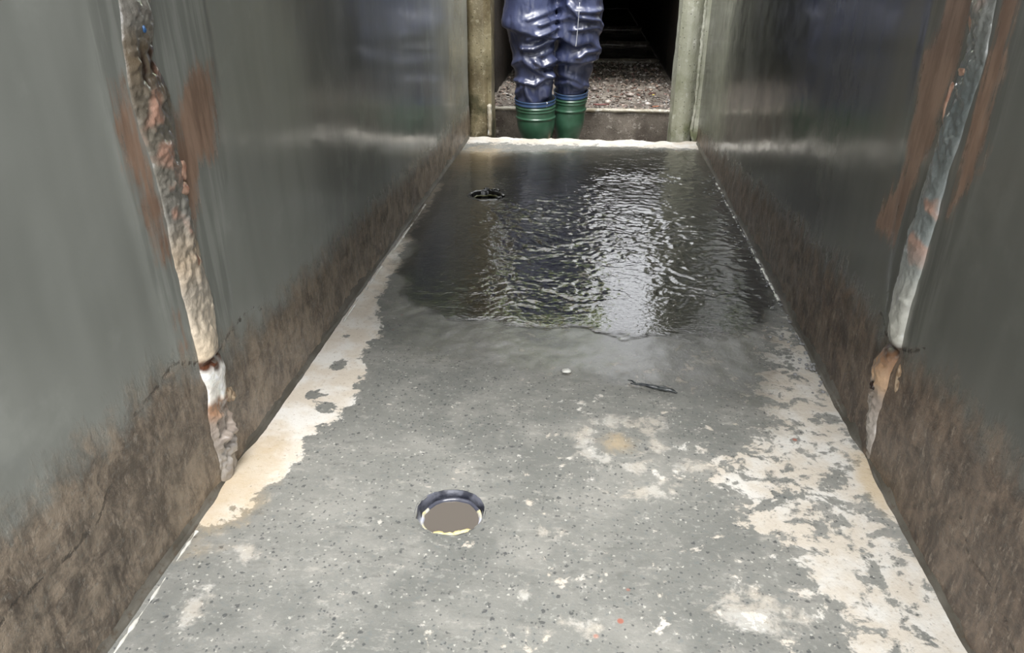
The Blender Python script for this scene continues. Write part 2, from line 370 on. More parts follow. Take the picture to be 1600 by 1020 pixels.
rustR2 = [(.964, .69), (.928, .67), (.921, .596), (.925, .563), (.915, .512), (.917, .488), (.939, .437), (.956, .406), (.964, .407), (.956, .442), (.961, .484), (.973, .538), (.97, .587), (.968, .66)]
fillR = [(1.19, .9), (1.17, .6), (1.16, .46), (1.12, .36), (1.08, .24), (1.05, .15), (.96, .15), (.93, .25), (.915, .42), (.89, .55), (.90, .9)]
siltR = [(-.9, .20), (.3, .22), (.67, .228), (.85, .226), (.945, .203), (1.07, .199), (1.35, .206), (1.9, .165), (2.7, .09), (3.3, .06)]
crackR = [[(.58, .06), (.64, .095), (.70, .085), (.74, .11)], [(.93, .235), (.96, .215), (1.0, .200), (1.05, .198), (1.09, .215)]]
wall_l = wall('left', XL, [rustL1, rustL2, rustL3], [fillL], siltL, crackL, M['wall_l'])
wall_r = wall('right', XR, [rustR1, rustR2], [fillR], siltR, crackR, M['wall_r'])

# ------------------------------------------------------------ sealed joints: lumpy bead of filler up each wall
def sealed_joint(Xw, s, prof, tones, parent, seed):
    """prof: (z, y_lo, y_hi, height, lump); tones: (z, rgb)"""
    z = np.concatenate([np.linspace(.0, .72, 420, endpoint=False), np.linspace(.72, WH, 120)]); u = np.linspace(-1, 1, 46)
    pz = [p[0] for p in prof]; f = lambda k: np.interp(z, pz, [p[k] for p in prof])
    lo, hi, ht, lu = f(1), f(2), f(3), f(4)
    lo = lo+.004*vnoise(z, z*0, 26, seed); hi = hi+.004*vnoise(z, z*0, 30, seed+1)
    Z, U = np.meshgrid(z, u, indexing='ij')
    Yj = ((lo+hi)/2)[:, None]+U*((hi-lo)/2)[:, None]
    n1 = vnoise(Yj, Z, 45, seed+2); n2 = vnoise(Yj, Z, 110, seed+3, 2); n3 = vnoise(Yj, Z, 15, seed+5)
    lump = lu[:, None]*(np.maximum(n1, 0)*.8+n2*.25)
    B = np.sqrt(np.clip(1-U**2, 0, 1))**.7*(ht[:, None]*(1+.35*n3)+lump)-.001
    Xj = Xw+s*B
    T = np.stack([np.interp(Z+.008*n1, [t[0] for t in tones], [linc(*t[1])[k] for t in tones]) for k in range(3)], -1)
    for ky, kz, ry, rz, on in ((.887, .592, .013, .022, 1), (.862, .588, .006, .02, 1), (1.026, .122, .006, .008, -1)):
        if on == s: k = np.clip(1.5*np.exp(-((Yj-ky)/ry)**2-((Z-kz)/rz)**2)-.1+.3*n1, 0, .93)[..., None]; T = T*(1-k)+np.array(linc(48, 32, 24)[:3])*k; Xj = Xj-s*.004*k[..., 0]  # holes in the bead: slight dent, their dark inside painted on
    T *= (1+.14*n1+.08*n2)[..., None]
    pk = np.clip((n3+.25*n1-.52)*4, 0, 1)*np.interp(Z, [.30, .36, .55, .62], [0, 1, 1, .3])      # salmon primer smears
    pc = np.array(linc(170, 132, 114)[:3]); T = T*(1-pk[..., None]*.8)+pc*pk[..., None]*.8
    me = grid_mesh('sealant_joint', np.stack([Xj, Yj, Z], -1), flip=(s < 0)); cattr(me, 'tone', np.clip(T, .004, .95))
    m = Mat('sealant'); m.out(m.attr('tone', 'Color'), .32, m.bump(m.noise(90, 4, .65), .6, .004), coat=1.0, coat_rough=.07)
    return link('sealant_joint', me, m.m, parent)
profL = [(0, .850, .905, .004, .010), (.03, .848, .902, .008, .018), (.085, .848, .904, .010, .018), (.13, .852, .908, .012, .006), (.168, .853, .911, .015, .003), (.188, .850, .909, .012, .003), (.195, .850, .909, .007, .004),
         (.203, .850, .909, .013, .003), (.263, .848, .920, .010, .005), (.298, .848, .920, .009, .006), (.336, .847, .910, .008, .007), (.42, .848, .908, .007, .007), (.48, .846, .903, .007, .008), (.545, .829, .915, .007, .008), (.595, .835, .900, .008, .007), (.66, .843, .908, .009, .006), (.9, .845, .905, .009, .006), (WH, .845, .905, .008, .006)]
toneL = [(0, (150, 142, 132)), (.04, (156, 150, 144)), (.10, (146, 132, 120)), (.125, (150, 112, 84)), (.135, (255, 250, 240)), (.183, (255, 252, 246)), (.190, (84, 50, 34)), (.197, (96, 60, 40)), (.205, (214, 196, 170)), (.25, (206, 192, 172)), (.30, (178, 168, 154)), (.345, (186, 168, 146)), (.40, (130, 127, 120)), (.47, (112, 108, 99)), (.56, (104, 96, 84)), (.60, (96, 84, 68)), (.64, (120, 117, 110)), (WH, (120, 118, 112))]  # white sealant low down, whitened further for the strong light on it
profR = [(0, 1.000, 1.022, .004, .008), (.04, 1.003, 1.035, .008, .008), (.085, 1.008, 1.045, .010, .010), (.12, 1.004, 1.045, .012, .007), (.155, .998, 1.050, .014, .005), (.187, .992, 1.040, .010, .004), (.196, .992, 1.03, .003, .003), (.205, .990, 1.038, .012, .003),
         (.27, .990, 1.05, .012, .004), (.336, .985, 1.06, .010, .004), (.39, .985, 1.048, .010, .004), (.46, .980, 1.038, .010, .005), (.53, .973, 1.034, .009, .006), (.60, .967, 1.025, .008, .007), (.655, .975, 1.034, .008, .007), (.9, .97, 1.03, .008, .006), (WH, .97, 1.03, .008, .006)]
toneR = [(0, (140, 132, 126)), (.05, (164, 156, 148)), (.10, (140, 128, 118)), (.14, (172, 142, 112)), (.18, (138, 104, 78)), (.192, (44, 30, 22)), (.20, (52, 36, 28)), (.208, (172, 170, 160)), (.28, (168, 168, 160)), (.34, (138, 144, 142)), (.44, (110, 115, 113)), (.55, (100, 106, 105)), (.66, (120, 120, 115)), (WH, (140, 140, 134))]
sealed_joint(XL, 1, profL, toneL, wall_l, 50)
sealed_joint(XR, -1, profR, toneR, wall_r, 70)
# loose crumbs of render beside the joints
mc = Mat('crumb_render'); mc.out(m_c := mc.mix(mc.ramp(mc.noise(90, 3), .4, .6), linc(150, 124, 98), linc(190, 168, 142)), .6, mc.bump(mc.noise(160, 3), .6, .002), coat=.3, coat_rough=.2); mc = mc.m
def lump(name, loc, size, mat, parent=None, seed=0, sub=3, amp=.25):
    bm = bmesh.new(); bmesh.ops.create_icosphere(bm, subdivisions=sub, radius=1)
    for v in bm.verts:
        k = 1+amp*mnoise.noise(v.co*1.7+Vector((seed*3.1, seed, 0)))*1.6
        v.co = Vector((v.co.x*size[0]*k, v.co.y*size[1]*k, v.co.z*size[2]*k))
    me = bpy.data.meshes.new(name); bm.to_mesh(me); bm.free()
    o = link(name, me, mat, parent); o.location = loc; return o
lump('render_lump', (XR-.0, .978, .165), (.004, .010, .024), mc, wall_r, 1)
lump('render_lump', (XL+.001, .915, .115), (.005, .010, .013), mc, wall_l, 2)
lump('render_lump', (XL+.001, .925, .105), (.005, .007, .008), mc, wall_l, 4)
lump('render_lump', (XL+.0, .922, .14), (.004, .008, .010), mc, wall_l, 5)
mdk = Mat('dark_void'); mdk.out(linc(44, 30, 24), .4, mdk.bump(mdk.noise(90, 3), .6, .003)); mdk = mdk.m  # dark colour stands for the shaded depth of small holes
lump('painted_hole', (XL-.001, .928, .592), (.003, .007, .014), mdk, wall_l, 8)
lump('painted_hole', (XR-.012, 1.025, .122), (.006, .007, .007), mdk, wall_r, 7)
mbl = Mat('blue_fleck'); mbl.out(linc(40, 78, 122), .4); lump('blue_fleck', (XL+.013, .866, .627), (.002, .0022, .004), mbl.m, wall_l, 9)
mpk = Mat('salmon_render'); mpk.out(mpk.mix(mpk.ramp(mpk.noise(60, 3), .4, .6), linc(150, 112, 94), linc(180, 146, 126)), .5, mpk.bump(mpk.noise(120, 3), .6, .003), coat=.4, coat_rough=.2); mpk = mpk.m
for y_, z_, a_, b_ in ((1.022, .635, .012, .018), (1.015, .575, .010, .008), (1.036, .535, .006, .026)): lump('render_lump', (XR+.001, y_, z_), (.007, a_*1.2, b_), mpk, wall_r, int(z_*100))
for y_, z_, a_, b_ in ((.905, .455, .008, .014), (.900, .432, .010, .009), (.893, .335, .012, .012)): lump('render_lump', (XL+.002, y_, z_), (.006, a_, b_), mpk, wall_l, int(z_*100))

# ------------------------------------------------------------ coved strips at the foot of the walls
def cove(side, Xw, s, w, h, mat):
    ysn = np.linspace(-.9, YE-.01, 420); t = np.linspace(0, 1, 9)
    Yc, T = np.meshgrid(ysn, t, indexing='ij')
    n = vnoise(Yc, T, 12, 81+s); n2 = vnoise(Yc, T*.3, 50, 83+s)
    gap = np.interp(Yc, [.82, .90, .96], [1, .1, 1]) if s > 0 else np.interp(Yc, [.96, 1.02, 1.06], [1, .3, 1])
    ww = w*(1+.15*n)*gap; hh = h*(1+.15*n)*gap
    a = T*math.pi/2
    Xc = Xw+s*(ww*(1-np.sin(a))*1.0+.0008*n2); Zc = hh*(1-np.cos(a))*1.0+.001+.0006*n2
    Xc = np.where(T == 1, Xw-s*.001, Xc); Zc = np.where(T == 0, -.003, Zc)
    me = grid_mesh('baseboard_'+side, np.stack([Xc, Yc, Zc], -1), flip=(s > 0))
    return tag(link('baseboard_'+side, me, mat), kind='structure')
mco = Mat('cove_mortar')
cc = mco.mix(mco.ramp(mco.noise(12, 4), .4, .65), linc(76, 72, 64), linc(100, 96, 88)); cc = mco.mix(mco.ramp(mco.noise(70, 4, .7), .52, .7, 0, .7), cc, linc(74, 60, 46))
mco.out(cc, .5, mco.bump(mco.noise(60, 5, .7), .5, .003), coat=.3, coat_rough=.25); mco = mco.m
bb_l = cove('left', XL, 1, .011, .026, mco); bb_r = cove('right', XR, -1, .010, .022, mco)
mwb = Mat('white_sealant'); mwb.out(linc(204, 202, 194), .35, mwb.bump(mwb.noise(150, 3), .5, .002), coat=.6, coat_rough=.1); mwb = mwb.m
def bead(Xc, y0, y1, r, parent, seed):
    ysn = np.linspace(y0, y1, int((y1-y0)/.003)); th = np.linspace(0, math.pi, 8)
    Yb, T = np.meshgrid(ysn, th, indexing='ij')
    rr = r*np.clip(.75+1.0*vnoise(Yb, Yb*0, 60, seed)+.35*vnoise(Yb, Yb*0, 9, seed+1), 0.05, 2)
    me = grid_mesh('sealant_bead', np.stack([Xc+rr*np.cos(T)+.002*vnoise(Yb, Yb*0, 8, seed), Yb, rr*np.sin(T)*.8+.0005], -1))
    o = link('sealant_bead', me, mwb, parent); return o
bead(XL+.016, 1.40, 2.25, .0024, bb_l, 90); bead(XL+.016, .50, .745, .0030, bb_l, 94); bead(XR-.012, 1.60, 2.6, .0030, bb_r, 92)
bm = bmesh.new()                                            # splash drops strung along the right-hand foot
for i in range(170):
    y = random.uniform(1.2, 2.7); x = XR-.014-abs(random.gauss(0, .03)) if i % 2 else XR-.012+random.gauss(0, .003)
    r = random.uniform(.0015, .0035)
    mt = bmesh.ops.create_icosphere(bm, subdivisions=2, radius=r)
    for v in mt['verts']: v.co = Vector((v.co.x*1.3+x, v.co.y*1.3+y, v.co.z*.7+.002))
me = bpy.data.meshes.new('water_drops'); bm.to_mesh(me); bm.free()
mdr = bpy.data.materials.new('water_drop'); mdr.use_nodes = True; b_ = mdr.node_tree.nodes['Principled BSDF'].inputs
b_['Base Color'].default_value = (.5, .5, .5, 1); b_['Roughness'].default_value = .03; b_['Transmission Weight'].default_value = .6; b_['IOR'].default_value = 1.33
tag(link('water_drops', me, mdr), 'clear water drops beaded along the foot of the right wall', 'water', kind='stuff')

# ------------------------------------------------------------ thin sheet of running water over the slab
xw = np.linspace(XL+.004, XR-.004, 260); yw = np.linspace(1.2, 3.16, 520)
Xq, Yq = np.meshgrid(xw, yw)
filmP = [(-.60, 3.02), (-.60, 2.2), (-.508, 1.92), (-.446, 1.60), (-.366, 1.47), (-.209, 1.43), (-.008, 1.40), (.20, 1.37), (.36, 1.38), (.41, 1.50), (.5, 1.8), (.50, 3.14), (.1, 3.14), (-.2, 3.04), (-.4, 2.96)]
dw = sdf(Xq, Yq, filmP)+.05*vnoise(Xq, Yq, 11, 101, 5)
act = np.exp(-((Yq-2.05)/np.where(Yq > 2.05, .55+1.4*np.clip(Xq+.1, 0, .5), .6))**2)*np.clip((Xq+.42)/.25, .12, 1)*np.clip((Yq-1.42)/.12, .1, 1)
yy = Yq*1.7+.05*vnoise(Xq, Yq, 7, 131, 2)+.012*vnoise(Xq, Yq, 25, 133, 2); act = act*np.clip(.95+.75*vnoise(Xq, Yq, 8, 135, 3), .15, 2)
rip = vnoise(Xq*1.25+.02*vnoise(Xq, Yq, 12, 120), yy, 22, 103, 4)*.0010+vnoise(Xq*1.3+.3*Yq, yy, 46, 105, 3)*.0010
Zq = .0026+rip*act*1.5+.0004*vnoise(Xq, Yq, 5, 107)-.006*np.exp(-np.clip(dw, 0, 1)/.03)*.42
kp = dw > 0; hx, hy, hr = HOLES[1]; kp &= np.hypot(Xq-hx, Yq-hy) > hr*.9
me = grid_mesh('water_film', np.stack([Xq, Yq, Zq], -1), kp[:-1, :-1] & kp[1:, 1:] & kp[1:, :-1] & kp[:-1, 1:]); fattr(me, 'cover', np.clip(dw/.05, 0, 1)); strip_loose(me)
mw = bpy.data.materials.new('running_water'); mw.use_nodes = True; n = mw.node_tree.nodes; l = mw.node_tree.links; n.clear()
o_ = n.new('ShaderNodeOutputMaterial'); mx = n.new('ShaderNodeMixShader'); tr = n.new('ShaderNodeBsdfTransparent'); gl = n.new('ShaderNodeBsdfGlossy'); fr = n.new('ShaderNodeFresnel')
tcn = n.new('ShaderNodeTexCoord'); mp = n.new('ShaderNodeMapping'); mp.inputs['Scale'].default_value = (1.1, 1.9, 1); nz = n.new('ShaderNodeTexNoise'); nz.inputs['Scale'].default_value = 70; nz.inputs['Detail'].default_value = 2
bp = n.new('ShaderNodeBump'); bp.inputs['Strength'].default_value = .45; bp.inputs['Distance'].default_value = .002
l.new(tcn.outputs['Object'], mp.inputs[0]); l.new(mp.outputs[0], nz.inputs['Vector']); l.new(nz.outputs['Fac'], bp.inputs['Height'])
l.new(bp.outputs[0], gl.inputs['Normal']); l.new(bp.outputs[0], fr.inputs['Normal']); fr.inputs['IOR'].default_value = 1.5
tr.inputs[0].default_value = (.92, .92, .91, 1); gl.inputs['Roughness'].default_value = .03; gl.inputs[0].default_value = (1, 1, 1, 1)
at = n.new('ShaderNodeAttribute'); at.attribute_name = 'cover'; n2_ = n.new('ShaderNodeTexNoise'); n2_.inputs['Scale'].default_value = 70; l.new(tcn.outputs['Object'], n2_.inputs['Vector'])
ad = n.new('ShaderNodeMath'); ad.operation = 'ADD'; l.new(at.outputs['Fac'], ad.inputs[0]); l.new(n2_.outputs['Fac'], ad.inputs[1])   # the sheet thins out and breaks up at its rim
mr = n.new('ShaderNodeMapRange'); l.new(ad.outputs[0], mr.inputs[0]); mr.inputs[1].default_value = .48; mr.inputs[2].default_value = 1.1
ml = n.new('ShaderNodeMath'); ml.operation = 'MULTIPLY'; l.new(fr.outputs[0], ml.inputs[0]); l.new(mr.outputs[0], ml.inputs[1])
l.new(ml.outputs[0], mx.inputs[0]); l.new(tr.outputs[0], mx.inputs[1]); l.new(gl.outputs[0], mx.inputs[2]); l.new(mx.outputs[0], o_.inputs[0])
tag(link('water_film', me, mw), 'thin rippling sheet of water over the far half of the concrete floor', 'water', kind='stuff')

# ------------------------------------------------------------ concrete posts beside the trench
def post(name, lo, hi, mat, label, seed, joint=None):
    e = tag(empty(name, ((lo[0]+hi[0])/2, (lo[1]+hi[1])/2, lo[2])), label, 'post')
    o = noisy_box('shaft', lo, hi, mat, None, step=.03, amp=.005, seed=seed, bevel=.012, freq=9); child(o, e)
    return e
p1 = post('concrete_post', (-.66, YE+.015, ZT), (-.545, YE+.16, WH), M['pier_l'], 'outer ochre concrete post against the left wall, rusty at its foot', 1)
p2 = post('concrete_post', (-.532, YE+.06, ZT), (-.428, YE+.22, WH), M['pier_l'], 'inner ochre concrete post left of the booted legs, mossy at its foot', 2)
p3 = post('concrete_post', (.350, YE+.04, ZT), (.432, YE+.24, WH), M['pier_r'], 'pale whitish concrete post at the right end of the ledge, facing the passage', 3)
p4 = post('concrete_post', (.440, YE+.015, ZT), (.60, YE+.20, WH), M['pier_r'], 'narrow greenish post between the right wall and the pale post', 4)
for e, X0, Y0, sd in ((p2, -.539, YE+.045, 1), (p3, .436, YE+.03, 2)):          # crumbly mortar in the joint between the posts
    zz = np.linspace(-.15, WH, 300); th = np.linspace(0, 2*math.pi, 12, endpoint=False); Zj, T = np.meshgrid(zz, th, indexing='ij')
    rr = .006*(1+.5*vnoise(Zj, T, 30, 110+sd)+.3*vnoise(Zj, T, 70, 111+sd)); lean = np.where(Zj < .1, .006*vnoise(Zj, Zj*0, 22, 113), 0)
    me = grid_mesh('mortar_joint', np.stack([X0+rr*np.cos(T)+lean, Y0+rr*np.sin(T), Zj], -1), cyc_u=True)
    o = link('mortar_joint', me, M['pier_r'] if sd == 2 else M['pier_l']); child(o, e)
o = noisy_box('lit_edge', (-.560, YE+.02, -.01), (-.548, YE+.05, .11), M['ledge'], None, step=.012, amp=.004, seed=5, bevel=.003, freq=30); child(o, p1)  # pale strips: light on the posts' foot edges, put into the colour
o = noisy_box('lit_edge', (-.444, YE+.045, -.01), (-.426, YE+.07, .13), M['ledge'], None, step=.012, amp=.004, seed=6, bevel=.003, freq=30); child(o, p2)
# walls of the trench and the covered passage behind it
tl = tag(noisy_box('wall_trench_left', (-.80, YE+.02, ZT-.05), (-.60, YS+.3, WH), M['step'], None, step=.12, amp=.004, seed=14), kind='structure')
tr_ = tag(noisy_box('wall_trench_right', (.56, YE+.02, ZT-.05), (.76, YS+.3, WH), M['step'], None, step=.12, amp=.004, seed=15), kind='structure')
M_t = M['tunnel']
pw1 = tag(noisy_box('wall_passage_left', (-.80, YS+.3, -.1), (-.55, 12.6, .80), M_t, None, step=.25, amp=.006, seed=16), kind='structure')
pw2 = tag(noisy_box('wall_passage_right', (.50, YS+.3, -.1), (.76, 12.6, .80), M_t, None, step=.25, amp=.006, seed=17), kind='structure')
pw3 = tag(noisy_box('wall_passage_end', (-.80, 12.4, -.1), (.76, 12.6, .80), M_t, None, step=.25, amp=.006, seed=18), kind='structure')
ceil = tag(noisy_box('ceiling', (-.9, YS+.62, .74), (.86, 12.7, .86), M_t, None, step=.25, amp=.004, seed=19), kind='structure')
for i, (yb, hb) in enumerate(((5.9, .025), (7.0, .045), (8.4, .06))):
    noisy_box('sill', (-.54, yb, -.02), (.49, yb+.10, hb), M['step'], floor, step=.04, amp=.006, seed=30+i, bevel=.01)
# unseen slab added over the channel to shade the wet stretch
CV = (.66, 2.45, 1.05)
cov = tag(noisy_box('shade_slab', (XL-.001, CV[0], CV[2]), (XR+.001, CV[1], CV[2]+.12), M['cover'], None, step=.2, amp=.002, seed=22), kind='structure')

# ------------------------------------------------------------ rubble on the passage floor
mg = Mat('gravel_stone'); rnd = mg.n.new('ShaderNodeAttribute'); rnd.attribute_name = 'tone'
mg.out(rnd.outputs['Color'], .5, mg.bump(mg.noise(120, 3), .4, .002), coat=.6, coat_rough=.15); mg = mg.m
def rubble(name, n_, area, smin, smax, zf, label, seed):
    r = np.random.default_rng(seed); bm = bmesh.new(); bmesh.ops.create_icosphere(bm, subdivisions=1, radius=1)
    bv = np.array([v.co[:] for v in bm.verts]); bf = np.array([[v.index for v in f.verts] for f in bm.faces]); bm.free()
    V, F, T = [], [], []
    pal = np.array([linc(*c)[:3] for c in ((96, 88, 80), (66, 56, 50), (128, 120, 112), (48, 42, 38), (150, 134, 122), (110, 84, 76), (168, 164, 158))])
    for i in range(n_):
        s = smin+(smax-smin)*r.random()**3.5; x = r.uniform(area[0], area[1]); y = r.uniform(area[2], area[3])
        if zf < -.1 and -.36 < x < .0 and y < 3.76: x += .36 if x > -.18 else -.16
        sc = s*r.uniform(.6, 1.3, 3)*np.array([1, 1, .6]); v = bv*(1+.25*r.uniform(-1, 1, (len(bv), 1)))*sc
        a = r.uniform(0, 6.28); c, s_ = math.cos(a), math.sin(a)
        v = np.stack([v[:, 0]*c-v[:, 1]*s_, v[:, 0]*s_+v[:, 1]*c, v[:, 2]], -1)+[x, y, zf+sc[2]*.4]
        F.append(bf+len(V)*len(bv)); V.append(v); T.append(np.repeat(pal[r.integers(len(pal))][None], len(bv), 0)*r.uniform(.7, 1.2))
    me = bpy.data.meshes.new(name); me.from_pydata(np.concatenate(V).tolist(), [], np.concatenate(F).tolist()); me.update(); cattr(me, 'tone', np.clip(np.concatenate(T), 0, 1))
    return tag(link(name, me, mg, smooth=False), label, 'gravel', kind='stuff')
rubble('gravel', 5200, (-.53, .48, YS+.02, 5.9), 0.002, .012, .0, 'small wet stones and grit strewn over the passage floor past the step', 5)
rubble('gravel', 1500, (-.50, .42, YE+.02, YS-.01), .003, .012, ZT, 'small stones in the bottom of the trench around the green boots', 6)
# stones big enough to point at
def stone(loc, s, col, label, seed, parent=None):
    m = Mat('stone'); m.out(m.mix(m.ramp(m.noise(40, 3), .4, .65), linc(*col), linc(*[min(255, c*1.25) for c in col])), .5, m.bump(m.noise(90, 3), .5, .002), coat=.3, coat_rough=.2)
    return tag(lump('stone', (loc[0], loc[1], loc[2]+s[2]*.55), s, m.m, None, seed, 2, .3), label, 'stone')
stone((.09, YS+.20, .0), (.020, .016, .012), (146, 138, 130), 'grey stone lying behind the step edge, right beside the right boot', 1)
stone((.22, YS+.45, .0), (.026, .018, .012), (120, 112, 106), 'dull grey stone in the middle of the passage floor behind the step', 2)
stone((.30, YS+.16, .0), (.018, .015, .010), (160, 152, 146), 'pale stone on the step close to the pale right post', 3)
stone((.02, YS+.62, .0), (.022, .020, .013), (92, 84, 80), 'dark stone far back on the passage floor near the trouser leg', 4)
stone((-.022, 1.235, .0), (.010, .007, .004), (182, 182, 176), 'small pale stone chip lying on the floor left of the dark twig', 5)
# fallen leaves
def leaf(loc, L, Wd, rz, col, label, curl=.2):
    n_, m_ = 13, 7; U, Vv = np.meshgrid(np.linspace(0, 1, n_), np.linspace(-1, 1, m_), indexing='ij')
    w = np.sin(math.pi*np.clip(U, 0, 1)**.8)**.8*Wd/2
    P = np.stack([(U-.5)*L, Vv*w, np.abs(Vv)**1.5*Wd*curl+.12*L*(U-.5)**2+.0015], -1)
    me = grid_mesh('blade', P); m = Mat('leaf'); m.out(m.mix(m.ramp(m.noise(60, 3), .35, .65), linc(*col), linc(*[c*.7 for c in col])), .5)
    e = tag(empty('fallen_leaf', loc), label, 'leaf'); e.rotation_euler = (0, 0, rz)
    o = link('blade', me, m.m, e); s = o.modifiers.new('t', 'SOLIDIFY'); s.thickness = .0006
    bm = bmesh.new(); bmesh.ops.create_cone(bm, segments=6, radius1=.0008, radius2=.0005, depth=L*.35)
    me = bpy.data.meshes.new('leaf_stem'); bm.to_mesh(me); bm.free(); o = link('leaf_stem', me, m.m, e); o.rotation_euler = (0, math.pi/2, 0); o.location = (-L*.62, 0, .0025)
leaf((.055, YS+.07, .008), .085, .030, .15, (150, 92, 86), 'reddish pink fallen leaf on the step just right of the right boot')
leaf((.335, YS+.05, .008), .045, .024, .5, (186, 128, 98), 'orange brown fallen leaf at the step edge beside the pale post')
leaf((.345, YS+.40, .012), .020, .014, 1.2, (206, 196, 84), 'tiny yellow fallen leaf at the foot of the passage wall')
leaf((.14, YS+.30, .012), .050, .022, -.3, (104, 76, 60), 'brown curled leaf in the gravel behind the reddish pink leaf')
leaf((.25, YS+.62, .012), .050, .024, .8, (92, 66, 56), 'dark brown leaf far back in the gravel under the black passage')

# ------------------------------------------------------------ near pipe hole: sunken pipe end full of grey water
def ringmesh(cx, cy, prof, amp, seed, seg=72, wob=0):
    th = np.linspace(0, 2*math.pi, seg, endpoint=False); R = np.array([p[0] for p in prof]); Zr = np.array([p[1] for p in prof])
    T, I = np.meshgrid(th, np.arange(len(prof))); rr = R[I]+amp*vnoise(np.cos(T)*1.5, np.sin(T)*1.5+I*.05, 3, seed)
    Zz = Zr[I]+wob*vnoise(np.cos(T), np.sin(T), 4, seed+1)*(I > 0)*(I < len(prof)-1)
    return grid_mesh('ring', np.stack([cx+rr*np.cos(T), cy+rr*np.sin(T), Zz], -1), cyc_u=True)
hx, hy, hr = HOLES[0]
drain = tag(empty('floor_drain', (hx, hy, -.002)), 'round open pipe hole with a pale chipped rim, filled with grey water', 'drain')
mso = Mat('hole_side'); mso.out(mso.mix(mso.ramp(mso.noise(50, 3), .4, .6), linc(46, 48, 58), linc(92, 94, 104)), .4, mso.bump(mso.noise(90, 4), .6, .003), coat=.5); mso = mso.m
o = link('socket', ringmesh(hx, hy, [(hr*1.05, -.001), (hr*.99, -.003), (hr*.965, -.012), (hr*.955, -.05)], .0008, 3), mso); child(o, drain)
mri = Mat('pipe_rim'); z_ = mri.sep(mri.tc.outputs['Object'])
cri = mri.mix(mri.ramp(mri.noise(28, 4, .7), .42, .62), linc(226, 212, 150), linc(196, 198, 214)); cri = mri.mix(mri.ramp(mri.noise(60, 4, .7), .62, .7), cri, linc(84, 66, 48))
mri.out(cri, .4, mri.bump(mri.noise(120, 3), .4, .002), coat=.4); mri = mri.m
_rm = ringmesh(hx+.0020, hy-.0035, [(.0440, -.05), (.0435, -.0105), (.0425, -.0085), (.0400, -.009), (.0385, -.0115), (.0385, -.05)], .0012, 5, wob=.0012)
_a = np.tile(np.degrees(np.linspace(0, 2*math.pi, 72, endpoint=False)), 6); _k = np.clip(np.maximum(np.minimum((_a-150)/20, 1), np.minimum((35-_a)/15, 1)), 0, 1)
fattr(_rm, 'pale', _k); mri2 = Mat('pipe_rim'); z_ = mri2.ramp(mri2.math('ADD', mri2.attr('pale'), mri2.math('MULTIPLY', mri2.math('SUBTRACT', mri2.noise(90, 4, .7), .5), 1.2)), .3, .6)  # back of the rim coloured dark, for the shaded hole wall there
c_ = mri2.mix(mri2.ramp(mri2.noise(28, 4, .7), .42, .62), linc(206, 196, 140), linc(176, 178, 190)); mri2.out(mri2.mix(z_, linc(70, 72, 84), c_), .4, mri2.bump(mri2.noise(120, 3), .4, .002), coat=.4)
o = link('pipe_rim', _rm, mri2.m); child(o, drain)
for i, a in enumerate((-1.75, -1.45, -1.15, -.95)):
    q = lump('rim_chip', (hx+.0425*math.cos(a), hy+.0425*math.sin(a), -.0065), (.009, .0045, .0035), None, None, i, 2, .4)
    mcp = bpy.data.materials.get('rim_chip') or Mat('rim_chip').out(linc(240, 222, 160), .5); mcp.name = 'rim_chip'; q.data.materials.append(mcp); q.rotation_euler = (0, 0, a+math.pi/2); child(q, drain)
mgw = Mat('grey_pipe_water'); mgw.out(linc(104, 98, 92), .06, spec=.5); mgw = mgw.m
bm = bmesh.new(); bmesh.ops.create_circle(bm, cap_ends=True, segments=64, radius=.0395); me = bpy.data.meshes.new('water'); bm.to_mesh(me); bm.free()
o = link('water', me, mgw); o.location = (hx+.0020, hy-.0035, -.0120); child(o, drain); o['label'] = 'still grey water'
# far pipe hole, dark and choked
hx, hy, hr = HOLES[1]
dr2 = tag(empty('floor_drain', (hx, hy, -.002)), 'dark open hole in the wet floor near the ledge, a mossy edge inside', 'drain')
mbk = Mat('hole_black'); mbk.out(mbk.mix(mbk.ramp(mbk.noise(50, 3), .4, .6), linc(12, 13, 16), linc(30, 30, 28)), .3, mbk.bump(mbk.noise(90, 4), .8, .004), coat=.5); mbk = mbk.m
o = link('socket', ringmesh(hx, hy, [(hr*1.14, .0035), (hr*1.03, .0055), (hr*.95, .001), (hr*.90, -.02), (hr*.86, -.20), (.001, -.20)], .003, 13, wob=.002), mbk); child(o, dr2)
mmo = Mat('mossy_rim'); mmo.out(linc(112, 112, 70), .5, coat=.5); mmo = mmo.m
th = np.linspace(.15*math.pi, .9*math.pi, 60); T, A = np.meshgrid(th, np.linspace(0, 2*math.pi, 8, endpoint=False), indexing='ij')
rr = .0025*(1+.5*vnoise(T, A, 6, 17)); me = grid_mesh('mossy_edge', np.stack([hx+(hr*.93+rr*np.cos(A))*np.cos(T), hy+(hr*.93+rr*np.cos(A))*np.sin(T)-.004, -.012+rr*np.sin(A)+.003*vnoise(T, T*0, 3, 19)], -1), cyc_u=True)
o = link('mossy_edge', me, mmo); child(o, dr2)
for i in range(7):
    a = random.uniform(0, 6.28) if i > 3 else random.uniform(.7, 2.6)
    q = lump('rim_grit', (hx+hr*1.12*math.cos(a), hy+hr*1.12*math.sin(a), .005), (.009, .006, .005), mbk, None, i+20, 2, .4); child(q, dr2)

